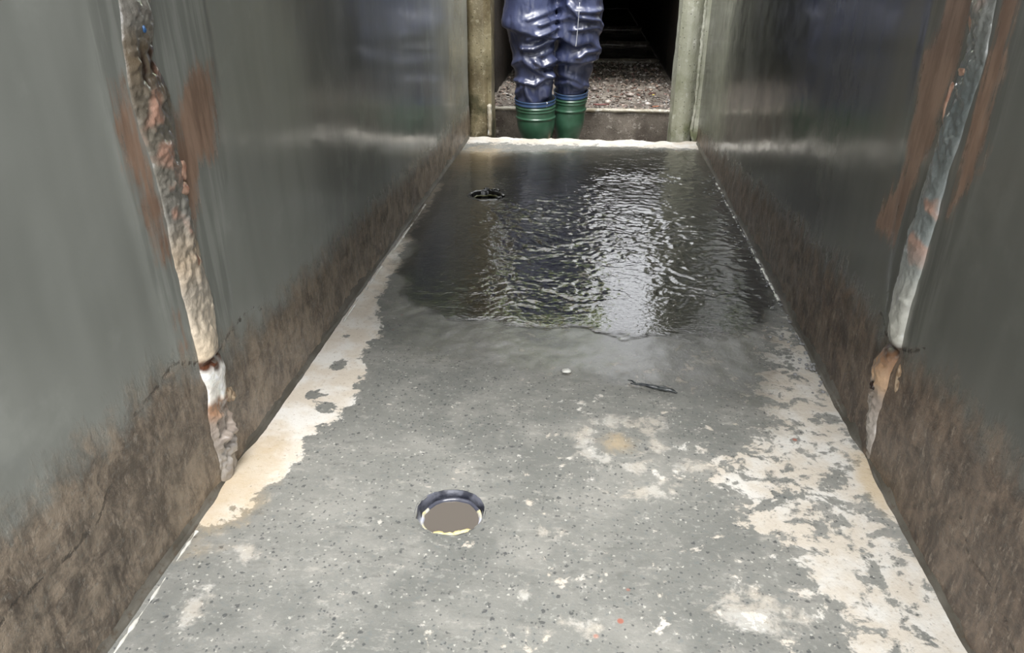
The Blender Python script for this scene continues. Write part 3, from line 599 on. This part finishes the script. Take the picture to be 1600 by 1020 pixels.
# ------------------------------------------------------------ dark twig on the floor
def tube_along(name, pts, rad, seg=8, seed=0, amp=.15, flat=1):
    P = np.array(pts, float); t = np.linspace(0, 1, len(P)); tt = np.linspace(0, 1, 26)
    C = np.stack([np.interp(tt, t, P[:, k]) for k in range(3)], -1); r = np.interp(tt, np.linspace(0, 1, len(rad)), rad)
    D = np.gradient(C, axis=0); D /= np.linalg.norm(D, axis=1)[:, None]; S = np.cross(D, [0, 0, 1]); S /= np.linalg.norm(S, axis=1)[:, None]; N = np.cross(S, D)
    a = np.linspace(0, 2*math.pi, seg, endpoint=False); R = r[:, None]*(1+amp*vnoise(np.repeat(tt[:, None]*9, seg, 1), np.cos(a)[None]*2+tt[:, None]*0, 2, seed))
    V = C[:, None]+R[..., None]*(np.cos(a)[None, :, None]*S[:, None]+flat*np.sin(a)[None, :, None]*N[:, None])
    V = np.concatenate([C[:1, None].repeat(seg, 1), V, C[-1:, None].repeat(seg, 1)])
    return grid_mesh(name, V, cyc_u=True)
tw = tag(empty('twig', (.135, 1.187, 0)), 'short dark twig lying on the floor short of the water', 'twig')
mtw = Mat('wet_bark'); mtw.out(mtw.mix(mtw.ramp(mtw.noise(70, 4), .4, .65), linc(26, 30, 36), linc(62, 66, 66)), .4, mtw.bump(mtw.noise(150, 3), .7, .002), coat=.5); mtw = mtw.m
o = link('stem', tube_along('stem', [(-.040, .010, .004), (-.018, .006, .006), (.008, -.001, .005), (.030, -.008, .006), (.042, -.013, .003)], [.0015, .0035, .0045, .0055, .0035, .001], 8, 3, .3, .7), mtw, tw)
o = link('side_shoot', tube_along('side_shoot', [(-.030, .008, .005), (-.037, .017, .006), (-.044, .022, .004)], [.002, .0015, .0008], 6, 4), mtw, tw)

# ------------------------------------------------------------ the person behind the ledge
PX, PY = -.17, 3.55
per = tag(empty('person', (PX, PY, ZT)), 'person in dark blue waterproof trousers and green rubber boots standing behind the ledge', 'person')
mfab = Mat('waterproof_cloth')
fc = mfab.mix(mfab.ramp(mfab.noise(10, 4), .4, .65), linc(46, 52, 80), linc(70, 77, 108))
mfab.out(fc, .36, mfab.bump(mfab.noise(60, 4, .6), .25, .004), coat=.6, coat_rough=.28); mfab = mfab.m
# --- boots
mgr = Mat('green_rubber'); mgr.out(mgr.mix(mgr.ramp(mgr.noise(14, 3), .4, .7), linc(46, 82, 62), linc(66, 102, 82)), .32, mgr.bump(mgr.noise(40, 3), .1, .002), coat=.4, coat_rough=.2); mgr = mgr.m
mbr = Mat('blue_rubber'); mbr.out(linc(52, 74, 108), .32, coat=.3); mbr = mbr.m
msl = Mat('dark_sole'); msl.out(linc(34, 38, 34), .6); msl = msl.m
def rings(path, seg=40):
    """path: (center, rx, ry, axis tilt about x) -> lofted array"""
    a = np.linspace(0, 2*math.pi, seg, endpoint=False); out = []
    for (cx, cy, cz), rx, ry, tl in path:
        x = cx+rx*np.cos(a); y_ = ry*np.sin(a); out.append(np.stack([x, cy+y_*math.cos(tl), cz+y_*math.sin(tl)], -1))
    return np.array(out)
def smooth_path(keys, n_):
    k = np.array([[*c, rx, ry, tl] for c, rx, ry, tl in keys]); t = np.linspace(0, 1, len(k)); tt = np.linspace(0, 1, n_)
    res = np.zeros((n_, 6))
    for j in range(6):
        v = k[:, j]; m_ = np.gradient(v, t); i = np.clip(np.searchsorted(t, tt)-1, 0, len(t)-2); h = t[i+1]-t[i]; u = (tt-t[i])/h
        res[:, j] = (2*u**3-3*u**2+1)*v[i]+(u**3-2*u**2+u)*h*m_[i]+(-2*u**3+3*u**2)*v[i+1]+(u**3-u**2)*h*m_[i+1]
    return [((r[0], r[1], r[2]), r[3], r[4], r[5]) for r in res]
def boot(cx, cy, ztop, rw, toe, lean, slant, label):
    """shaft, foot, sole, coloured rim; the toe points to -y"""
    b = ZT
    keys = [((cx, cy, ztop), rw, rw*1.02, slant), ((cx+lean*.2, cy, ztop-.06), rw*.98, rw, slant*.6), ((cx+lean*.5, cy, b+.20), rw*.93, rw*.98, 0), ((cx+lean*.8, cy+.005, b+.13), rw*.70, rw*.85, .05),
            ((cx+lean, cy+.0, b+.085), rw*.62, rw*1.0, .35), ((cx+lean+toe*.2, cy-.045, b+.066), rw*.60, rw*.95, .75), ((cx+lean+toe*.5, cy-.105, b+.048), rw*.66, .050, 1.2), ((cx+lean+toe*.8, cy-.155, b+.040), rw*.66, .036, 1.5), ((cx+lean+toe, cy-.190, b+.034), rw*.48, .024, 1.6), ((cx+lean+toe, cy-.205, b+.030), rw*.05, .003, 1.6)]
    P = smooth_path(keys, 220); V = rings(P)
    zc = V[:, :, 2]
    a = np.linspace(0, 2*math.pi, 40, endpoint=False)
    for i, (c, rx, ry, tl) in enumerate(P):                 # moulded ribs round the shaft
        d = ztop-c[2]; rib = 0
        for rz, rwid, ra in ((.034, .0040, .0045), (.048, .0032, .0032), (.082, .0040, .0050)): rib += ra*math.exp(-((d-rz)/rwid)**2)
        if c[2] > b+.16: V[i, :, 0] += np.cos(a)*rib; V[i, :, 1] += np.sin(a)*rib
    V[:, :, 2] = np.maximum(V[:, :, 2], b+.014)
    heel = rings([((cx+lean, cy+.004, b+.10), rw*.60, rw*.9, 0), ((cx+lean, cy+.006, b+.05), rw*.60, rw*.92, 0), ((cx+lean, cy+.006, b+.014), rw*.60, rw*.92, 0), ((cx+lean, cy, b+.014), .001, .001, 0)])
    inner = rings([((cx, cy, ztop), rw-.002, rw*1.02-.002, slant), ((cx, cy, ztop+.0005), rw-.006, rw*1.02-.006, slant), ((cx, cy, ztop-.10), rw-.008, rw-.008, slant*.5)])
    me = grid_mesh('boot', V, cyc_u=True, flip=True); o = link('boot', me, mgr); o['label'] = label; child(o, per)
    h = link('boot_heel', grid_mesh('boot_heel', heel, cyc_u=True, flip=True), mgr, o)
    sole_o = [(-.62, .075), (-.60, .02), (-.55, -.04), (-.66, -.10), (-.68, -.15), (-.5, -.198), (0, -.212), (.5, -.198), (.68, -.15), (.66, -.10), (.55, -.04), (.60, .02), (.62, .075), (.35, .098), (-.35, .098)]
    bm = bmesh.new(); vs = []
    for lx, ly in sole_o: vs.append(bm.verts.new((cx+lean+lx*rw*1.03+toe*np.clip(-ly/.2, 0, 1), cy+ly*1.0, b)))
    f = bm.faces.new(vs); ex = bmesh.ops.extrude_face_region(bm, geom=[f])
    for v in ex['geom']:
        if isinstance(v, bmesh.types.BMVert): v.co.z += .022
    bmesh.ops.recalc_face_normals(bm, faces=bm.faces[:]); me = bpy.data.meshes.new('sole'); bm.to_mesh(me); bm.free(); link('sole', me, msl, o, smooth=False)
    rim = [];
    for dz, k in ((.0, 1.000), (.001, 1.030), (-.003, 1.045), (-.006, 1.020), (-.012, 1.012), (-.016, 1.030), (-.019, 1.035), (-.0225, 1.010), (-.0225, .99)):
        rim.append(((cx, cy, ztop+dz), rw*k+.0008, rw*1.02*k+.0008, slant))
    link('boot_rim', grid_mesh('boot_rim', rings(rim), cyc_u=True, flip=True), mbr, o)['label'] = 'blue rubber rim'
    link('boot_lining', grid_mesh('boot_lining', inner, cyc_u=True), msl, o)
    return o
bl = boot(-.250, 3.50, .130, .090, -.010, .012, .10, 'boot nearer the viewer')
br = boot(-.092, 3.60, .150, .076, .010, -.012, .16, 'boot set slightly farther back')
mst = Mat('snap_metal'); mst.out(linc(208, 210, 214), .25); mst.b.inputs['Metallic'].default_value = .8; mst = mst.m
for dx, dz in ((.058, -.012), (.054, -.026)):
    bm = bmesh.new(); bmesh.ops.create_uvsphere(bm, u_segments=12, v_segments=8, radius=.0045)
    me = bpy.data.meshes.new('snap'); bm.to_mesh(me); bm.free(); s = link('snap', me, mst, bl); s.location = (-.250+dx-per.location[0]+0, 3.50-.078-per.location[1], .130+dz-per.location[2]); s.location = (-.250+dx, 3.50-.074, .130+dz); s.scale = (1, .5, 1)

# --- trousers: tubes for the legs, seat and bib; folds drawn as ridges in front view, then fused
def c2w(p):                                                # fold sketch coordinates -> (x, z) on the front of the legs
    return (-.163+(p[0]-820)*.000327, .525-p[1]*.000330)
FOLDS = [  # (points, height, soft side above, sharp side below)
    ([(120, 260), (300, 300), (430, 330), (600, 380)], .016, .065, .012), ([(470, 430), (640, 360), (760, 300), (870, 310)], .010, .012, .008),
    ([(600, 250), (800, 185), (880, 200)], .009, .012, .008), ([(410, 545), (540, 545), (700, 460), (890, 430)], .013, .014, .009),
    ([(470, 190), (640, 130), (860, 60)], .006, .014, .008), ([(250, 800), (400, 680), (560, 800), (720, 900)], .012, .022, .010), ([(560, 700), (640, 760), (740, 690)], .010, .016, .008),
    ([(640, 620), (760, 560), (840, 620)], .007, .014, .010), ([(230, 960), (420, 960), (560, 1000), (700, 900)], .010, .012, .008), ([(300, 1150), (430, 1010), (480, 1150), (560, 1230)], .009, .016, .012),
    ([(720, 860), (735, 1000), (700, 1150)], .010, .016, .012), ([(180, 1100), (300, 1230), (480, 1250)], .008, .016, .010), ([(200, 500), (240, 700), (230, 820)], .006, .014, .012),
    ([(990, 20), (1130, 175), (1340, 215), (1420, 330)], .013, .014, .009), ([(1060, 330), (1330, 300), (1400, 380)], .009, .014, .008), ([(1130, 100), (1280, 110), (1440, 90)], .010, .014, .008),
    ([(880, 330), (950, 440), (1080, 520), (1250, 480), (1360, 580)], .012, .040, .009), ([(1130, 660), (1200, 600), (1300, 590), (1370, 640)], .011, .014, .009),
    ([(740, 760), (930, 725), (1150, 735), (1360, 700)], .017, .040, .008), ([(1270, 800), (1300, 1000), (1290, 1100)], .008, .014, .010), ([(900, 900), (1100, 960), (1250, 1080)], .008, .016, .010),
    ([(850, 1050), (1000, 1000), (1150, 1080)], .007, .014, .010), ([(930, 200), (1010, 160), (1100, 190)], .007, .014, .009)]
FW = [([c2w(p) for p in f[0]], *f[1:]) for f in FOLDS]
def folds(x, z):
    d = np.zeros(x.shape)
    for pts, h, up, dn in FW:
        best = np.full(x.shape, 1e9); side = np.zeros(x.shape)
        for (ax, az), (bx, bz) in zip(pts[:-1], pts[1:]):
            ex, ez = bx-ax, bz-az; L2 = ex*ex+ez*ez; t = np.clip(((x-ax)*ex+(z-az)*ez)/L2, 0, 1)
            qx, qz = x-ax-t*ex, z-az-t*ez; q = np.hypot(qx, qz); up_ = (ex*qz-ez*qx)*(1 if ex >= 0 else -1)
            side = np.where(q < best, up_, side); best = np.minimum(best, q)
        w = np.where(side > 0, up, dn)
        d += 1.7*h*np.exp(-(best/w)**2)
    return d
def leg_tube(keys, seed, n_=340, seg=150):
    P = smooth_path(keys, n_); V = rings(P, seg); a = np.linspace(0, 2*math.pi, seg, endpoint=False)
    nrm = np.stack([np.cos(a), np.sin(a)], -1)[None]; zz = V[:, :, 2]; xx = V[:, :, 0]
    front = np.clip(-np.sin(a)*2+.4, 0, 1)[None]
    gen = vnoise(a[None]*1.1*np.ones_like(zz), zz*3.2+a[None]*.25, 4.5, seed, 3)
    d = folds(xx, zz)*front+(1-np.abs(gen))**3*.012*(1-front*.75)+.003*gen
    V[:, :, 0] += nrm[..., 0]*d; V[:, :, 1] += nrm[..., 1]*d
    return V
legL = [((-.222, 3.60, .78), .115, .125, 0), ((-.268, 3.545, .62), .110, .120, 0), ((-.280, 3.52, .50), .103, .108, 0), ((-.272, 3.505, .40), .096, .098, 0), ((-.262, 3.50, .30), .080, .084, 0), ((-.257, 3.50, .21), .078, .080, 0), ((-.256, 3.50, .15), .076, .078, 0), ((-.250, 3.50, .09), .062, .065, 0), ((-.25, 3.50, .03), .05, .05, 0), ((-.25, 3.5, .028), .004, .004, 0)]
legR = [((-.118, 3.61, .78), .115, .125, 0), ((-.078, 3.585, .62), .104, .118, 0), ((-.068, 3.57, .50), .096, .106, 0), ((-.072, 3.575, .40), .092, .096, 0), ((-.082, 3.585, .30), .086, .084, 0), ((-.092, 3.60, .22), .078, .078, 0), ((-.092, 3.60, .17), .070, .070, 0), ((-.092, 3.60, .09), .056, .056, 0), ((-.092, 3.60, .03), .05, .05, 0), ((-.092, 3.6, .028), .004, .004, 0)]
trunk = [((-.17, 3.60, .66), .005, .005, 0), ((-.17, 3.60, .662), .16, .11, 0), ((-.17, 3.60, .72), .195, .135, 0), ((-.17, 3.60, .82), .19, .135, 0), ((-.17, 3.60, .93), .172, .125, 0), ((-.17, 3.595, 1.04), .175, .125, 0), ((-.17, 3.59, 1.10), .17, .12, 0), ((-.17, 3.59, 1.102), .005, .005, 0)]
vs, fs = [], []
for V in (leg_tube(legL, 121), leg_tube(legR, 131), leg_tube(trunk, 141)):
    n_, m_ = V.shape[:2]; base = sum(len(v) for v in vs)
    idx = np.arange(n_*m_).reshape(n_, m_)+base; j = np.arange(m_); jn = (j+1) % m_
    q = np.stack([idx[:-1][:, j], idx[:-1][:, jn], idx[1:][:, jn], idx[1:][:, j]], -1).reshape(-1, 4)
    vs.append(V.reshape(-1, 3)); fs += q.tolist()
    fs.append(idx[0].tolist()); fs.append(idx[-1][::-1].tolist())
me = bpy.data.meshes.new('trousers'); me.from_pydata(np.concatenate(vs).tolist(), [], fs); me.update()
bm = bmesh.new(); bm.from_mesh(me); bmesh.ops.recalc_face_normals(bm, faces=bm.faces[:]); bm.to_mesh(me); bm.free()
def finish(name, me, mat, parent, voxel, smooth_it=2):
    """fuse the overlapping tubes into one skin and store the result"""
    tmp = bpy.data.objects.new('tmp', me); COL.objects.link(tmp)
    r = tmp.modifiers.new('r', 'REMESH'); r.mode = 'VOXEL'; r.voxel_size = voxel; r.use_smooth_shade = True
    s = tmp.modifiers.new('s', 'SMOOTH'); s.iterations = smooth_it; s.factor = .5
    dg = bpy.context.evaluated_depsgraph_get(); dg.update(); res = bpy.data.meshes.new_from_object(tmp.evaluated_get(dg)); bpy.data.objects.remove(tmp)
    res.name = name; res.materials.clear(); o = link(name, res, mat); child(o, parent); return o
trs = finish('trousers', me, mfab, per, .0045, 1)
# white drawstring hanging over the thigh
mcd = Mat('white_cord'); mcd.out(linc(196, 198, 204), .6); mcd = mcd.m
o = link('drawstring', tube_along('drawstring', [(-.064, 3.438, .53), (-.066, 3.432, .48), (-.068, 3.436, .43), (-.072, 3.440, .375), (-.074, 3.442, .355)], [.0015, .0013, .0013, .0015, .0022], 6, 2, .1), mcd); child(o, trs)
o.location = (0, 0, 0)

# --- body: one skinned figure with hands; head with a face, fused
def skin_mesh(nodes, edges, root, sub=2):
    me = bpy.data.meshes.new('sk'); me.from_pydata([n_[0] for n_ in nodes], edges, []); ob = bpy.data.objects.new('sk', me); COL.objects.link(ob)
    sk = ob.modifiers.new('skin', 'SKIN'); sk.use_smooth_shade = True
    for i, n_ in enumerate(nodes):
        d = me.skin_vertices[0].data[i]; d.radius = (n_[1], n_[2] if len(n_) > 2 else n_[1]); d.use_root = (i == root)
    su = ob.modifiers.new('sub', 'SUBSURF'); su.levels = sub; su.render_levels = sub
    dg = bpy.context.evaluated_depsgraph_get(); dg.update(); r = bpy.data.meshes.new_from_object(ob.evaluated_get(dg)); bpy.data.objects.remove(ob); return r
B = lambda x, y, z: (PX+x, 3.60+y, ZT+z)
nodes = [(B(0, 0, .92), .13, .10), (B(0, .005, 1.10), .125, .09), (B(0, .005, 1.28), .145, .10), (B(0, .005, 1.38), .085, .060), (B(0, 0, 1.48), .052, .052), (B(0, -.005, 1.55), .050, .052)]
edges = [(0, 1), (1, 2), (2, 3), (3, 4), (4, 5)]
def add(nd, par): nodes.append(nd); edges.append((par, len(nodes)-1)); return len(nodes)-1
for sgn in (-1, 1):
    h = add((B(sgn*.09, 0, .82), .075), 0); k = add((B(sgn*.095 + (-.01 if sgn < 0 else .0), -.06 if sgn < 0 else 0, .50), .055), h); a_ = add((B(sgn*.078, -.09 if sgn < 0 else 0, .12), .036), k); add((B(sgn*.078, -.19 if sgn < 0 else -.10, .06), .03), a_)
    s_ = add((B(sgn*.165, .008, 1.355), .040), 3); el = add((B(sgn*.228, .03, 1.14), .040), s_); wr = add((B(sgn*.215, -.05, .96), .026, .022), el)
    pm = add((B(sgn*.213, -.067, .915), .020, .030), wr); pe = add((B(sgn*.211, -.077, .880), .016, .034), pm)
    for fy, ln, in ((-.030, .068), (-.010, .080), (.010, .074), (.028, .056)):
        a0 = add((B(sgn*.209, -.080+fy, .865), .0095), pe); a1 = add((B(sgn*.204, -.086+fy*1.15, .865-ln*.5), .0085), a0); add((B(sgn*.192, -.088+fy*1.15, .865-ln), .007), a1)
    t0 = add((B(sgn*.203, -.100, .915), .0105), pm); t1 = add((B(sgn*.196, -.120, .885), .0095), t0); add((B(sgn*.191, -.126, .855), .008), t1)
body = skin_mesh(nodes, edges, 0, 2)
bm = bmesh.new(); bm.from_mesh(body)
hd = bmesh.ops.create_uvsphere(bm, u_segments=48, v_segments=32, radius=1)['verts']
hc = Vector(B(0, -.012, 1.635))
for v in hd:
    x, y, z = v.co
    sx = .074*(1-.16*max(0, -z-.15)); sy = .094*(1-.10*max(0, -z)); sz = .118
    px, py, pz = x*sx, y*sy, z*sz
    if y < 0:
        py -= .030*math.exp(-(x/.17)**2-((z+.16)/.13)**2)+.012*math.exp(-(x/.12)**2-((z-.03)/.15)**2)             # nose
        py -= .006*math.exp(-(x/.5)**2-((z-.20)/.12)**2)              # brow
        py += .013*sum(math.exp(-((x-s*.42)/.18)**2-((z-.02)/.13)**2) for s in (-1, 1))   # eye sockets
        py -= .007*math.exp(-(x/.28)**2-((z+.44)/.06)**2)-.005*math.exp(-(x/.25)**2-((z+.52)/.03)**2)+.007*math.exp(-(x/.28)**2-((z+.60)/.06)**2)   # lips
        py -= .010*math.exp(-(x/.3)**2-((z+.85)/.15)**2)              # chin
    for s in (-1, 1): px += s*.016*math.exp(-((y-.05)/.12)**2-((z+.05)/.22)**2)*(1 if s*x > .8 else 0)   # ears
    v.co = hc+Vector((px, py, pz))
me = bpy.data.meshes.new('body'); bm.to_mesh(me); bm.free()
msk = Mat('skin'); msk.out(msk.mix(msk.ramp(msk.noise(20, 3), .4, .6), linc(196, 150, 124), linc(210, 166, 140)), .5); msk = msk.m
body_o = finish('body', me, msk, per, .0042, 1)
mey = Mat('eye_white'); mey.out(linc(226, 222, 216), .2); mir = Mat('iris'); mir.out(linc(48, 36, 28), .1); mhr = Mat('hair'); mhr.out(mhr.mix(mhr.noise(1, 3, .6, mhr.vec((120, 120, 12))), linc(40, 30, 24), linc(70, 54, 42)), .5)
for s in (-1, 1):
    pass
mlp = Mat('lips'); mlp.out(linc(164, 104, 94), .4); q = lump('lips', hc+Vector((0, -.094, -.058)), (.021, .008, .0065), mlp.m, None, 3, 3, .08); child(q, per)
for s in (-1, 1):
    q = lump('eyebrow', hc+Vector((s*.032, -.088, .024)), (.016, .004, .003), mhr.m, None, 5, 2, .1); child(q, per)
    for nm, r, dy, mm in (('eye', .0115, 0, mey.m), ('iris', .0055, -.0075, mir.m)):
        bm = bmesh.new(); bmesh.ops.create_uvsphere(bm, u_segments=16, v_segments=10, radius=r); me = bpy.data.meshes.new(nm); bm.to_mesh(me); bm.free()
        q = link(nm, me, mm); q.location = tuple(hc+Vector((s*.031, -.0715+dy, .003))); child(q, per)
bm = bmesh.new(); bmesh.ops.create_uvsphere(bm, u_segments=48, v_segments=32, radius=1)
dl = []
for v in bm.verts:
    x, y, z = v.co; n_ = .004*mnoise.noise(v.co*6)
    if z < -.05+(-.5 if y > .35 else (.0 if abs(x) > .75 and y > -.1 else .55 if y < .1 else -.2)): dl.append(v); continue
    v.co = hc+Vector((x*(.080+n_), y*(.100+n_)+.003, z*(.125+n_)))
bmesh.ops.delete(bm, geom=dl, context='VERTS'); me = bpy.data.meshes.new('hair'); bm.to_mesh(me); bm.free()
q = link('hair', me, mhr.m); q.modifiers.new('t', 'SOLIDIFY').thickness = .012; child(q, per)
# --- high visibility jacket over the shoulders and arms, grey reflective bands
mhv = Mat('yellow_green_cloth'); mhv.out(mhv.mix(mhv.ramp(mhv.noise(12, 3), .4, .65), linc(176, 206, 74), linc(200, 226, 100)), .6, mhv.bump(mhv.noise(30, 4), .5, .006)); mhv = mhv.m
def closed(V, acc_v, acc_f):
    n_, m_ = V.shape[:2]; base = sum(len(v) for v in acc_v); idx = np.arange(n_*m_).reshape(n_, m_)+base; j = np.arange(m_); jn = (j+1) % m_
    acc_v.append(V.reshape(-1, 3)); acc_f += np.stack([idx[:-1][:, j], idx[:-1][:, jn], idx[1:][:, jn], idx[1:][:, j]], -1).reshape(-1, 4).tolist()
    acc_f.append(idx[0][::-1].tolist()); acc_f.append(idx[-1].tolist())
jv, jf = [], []
closed(rings(smooth_path([(B(0, .005, 1.16), .135, .10, 0), (B(0, .005, 1.24), .160, .115, 0), (B(0, .005, 1.33), .175, .118, 0), (B(0, .008, 1.40), .165, .098, 0), (B(0, .008, 1.435), .138, .092, 0), (B(0, .005, 1.475), .064, .062, 0), (B(0, .003, 1.49), .060, .060, 0)], 60), 80), jv, jf)
for s in (-1, 1):
    ap = np.array([B(s*.10, .005, 1.385), B(s*.165, .005, 1.372), B(s*.205, .010, 1.29), B(s*.222, .020, 1.18), B(s*.226, .018, 1.10), B(s*.218, -.025, 1.02), B(s*.215, -.045, .975)])
    tt = np.linspace(0, 1, 90); tk = np.linspace(0, 1, 7); Cc = np.stack([np.interp(tt, tk, ap[:, k]) for k in range(3)], -1)
    for _ in range(12): Cc[1:-1] = (Cc[:-2]+2*Cc[1:-1]+Cc[2:])/4
    rr = np.interp(tt, tk, [.055, .068, .064, .058, .055, .048, .044]); D = np.gradient(Cc, axis=0); D /= np.linalg.norm(D, axis=1)[:, None]
    S = np.cross(D, [0, 1, 0]); S /= np.linalg.norm(S, axis=1)[:, None]; N = np.cross(S, D); aa = np.linspace(0, 2*math.pi, 48, endpoint=False)
    rr2 = rr[:, None]*(1+.05*vnoise(tt[:, None]*14+0*aa[None], np.cos(aa)[None]+0*tt[:, None], 1.3, 150+s, 3))
    closed(Cc[:, None]+rr2[..., None]*(np.cos(aa)[None, :, None]*S[:, None]+np.sin(aa)[None, :, None]*N[:, None]), jv, jf)
jk = bpy.data.meshes.new('jacket'); jk.from_pydata(np.concatenate(jv).tolist(), [], jf); jk.update()
bm = bmesh.new(); bm.from_mesh(jk); bmesh.ops.recalc_face_normals(bm, faces=bm.faces[:]); bm.to_mesh(jk); bm.free()
jkt = finish('jacket', jk, mhv, per, .006, 3)
mrf = Mat('reflective_band'); mrf.out(linc(188, 190, 192), .25); mrf.b.inputs['Metallic'].default_value = .4; mrf = mrf.m
for s in (-1, 1):
    for c, r, tilt in ((B(s*.218, -.022, 1.03), .053, 0), (B(s*.216, .016, 1.22), .064, 0)):
        V = rings([((c[0], c[1], c[2]+dz), r+k, r+k, 0) for dz, k in ((.025, -.003), (.024, .0025), (-.024, .0025), (-.025, -.003))], 36)
        q = link('reflective_band', grid_mesh('reflective_band', V, cyc_u=True, flip=True), mrf, None); child(q, jkt); q.location = (0, 0, 0)

# ------------------------------------------------------------ trees standing over the far end, seen in the wet floor
mlf = Mat('tree_leaf'); mlf.out(mlf.mix(mlf.ramp(mlf.noise(3, 3), .4, .6), linc(58, 84, 48), linc(96, 122, 70)), .6); mlf = mlf.m
mbk2 = Mat('tree_bark'); mbk2.out(linc(70, 60, 50), .8, mbk2.bump(mbk2.noise(20, 4), .8, .02)); mbk2 = mbk2.m
def tree(x, y, h, r, seed, label):
    g = np.random.default_rng(seed); e = tag(empty('tree', (x, y, .86)), label, 'tree', 'trees over the far end')
    o = link('trunk', tube_along('trunk', [(0, 0, -.9), (.05, .02, h*.3), (-.03, .05, h*.6), (.04, 0, h*.9)], [.13, .10, .08, .03], 10, seed), mbk2, e)
    V, F = [], []
    for i in range(2600):
        d = g.normal(size=3); d /= np.linalg.norm(d); p = d*r*g.uniform(.45, 1.0)*np.array([1, 1, .8])+[0, 0, h*.75]
        a, b2 = g.normal(size=3), g.normal(size=3); a /= np.linalg.norm(a); b2 = np.cross(a, b2); b2 /= np.linalg.norm(b2); s = g.uniform(.04, .08)
        k = len(V); V += [p-a*s, p+b2*s*.45, p+a*s, p-b2*s*.45]; F.append((k, k+1, k+2, k+3))
    me = bpy.data.meshes.new('foliage'); me.from_pydata([list(v) for v in V], [], F); me.update(); tag(link('foliage', me, mlf, e, smooth=False), kind='stuff')
tree(1.9, 7.6, 2.6, .95, 3, 'leafy tree above the right of the covered passage')
tree(-1.5, 8.2, 2.8, 1.0, 4, 'leafy tree above the left of the covered passage')
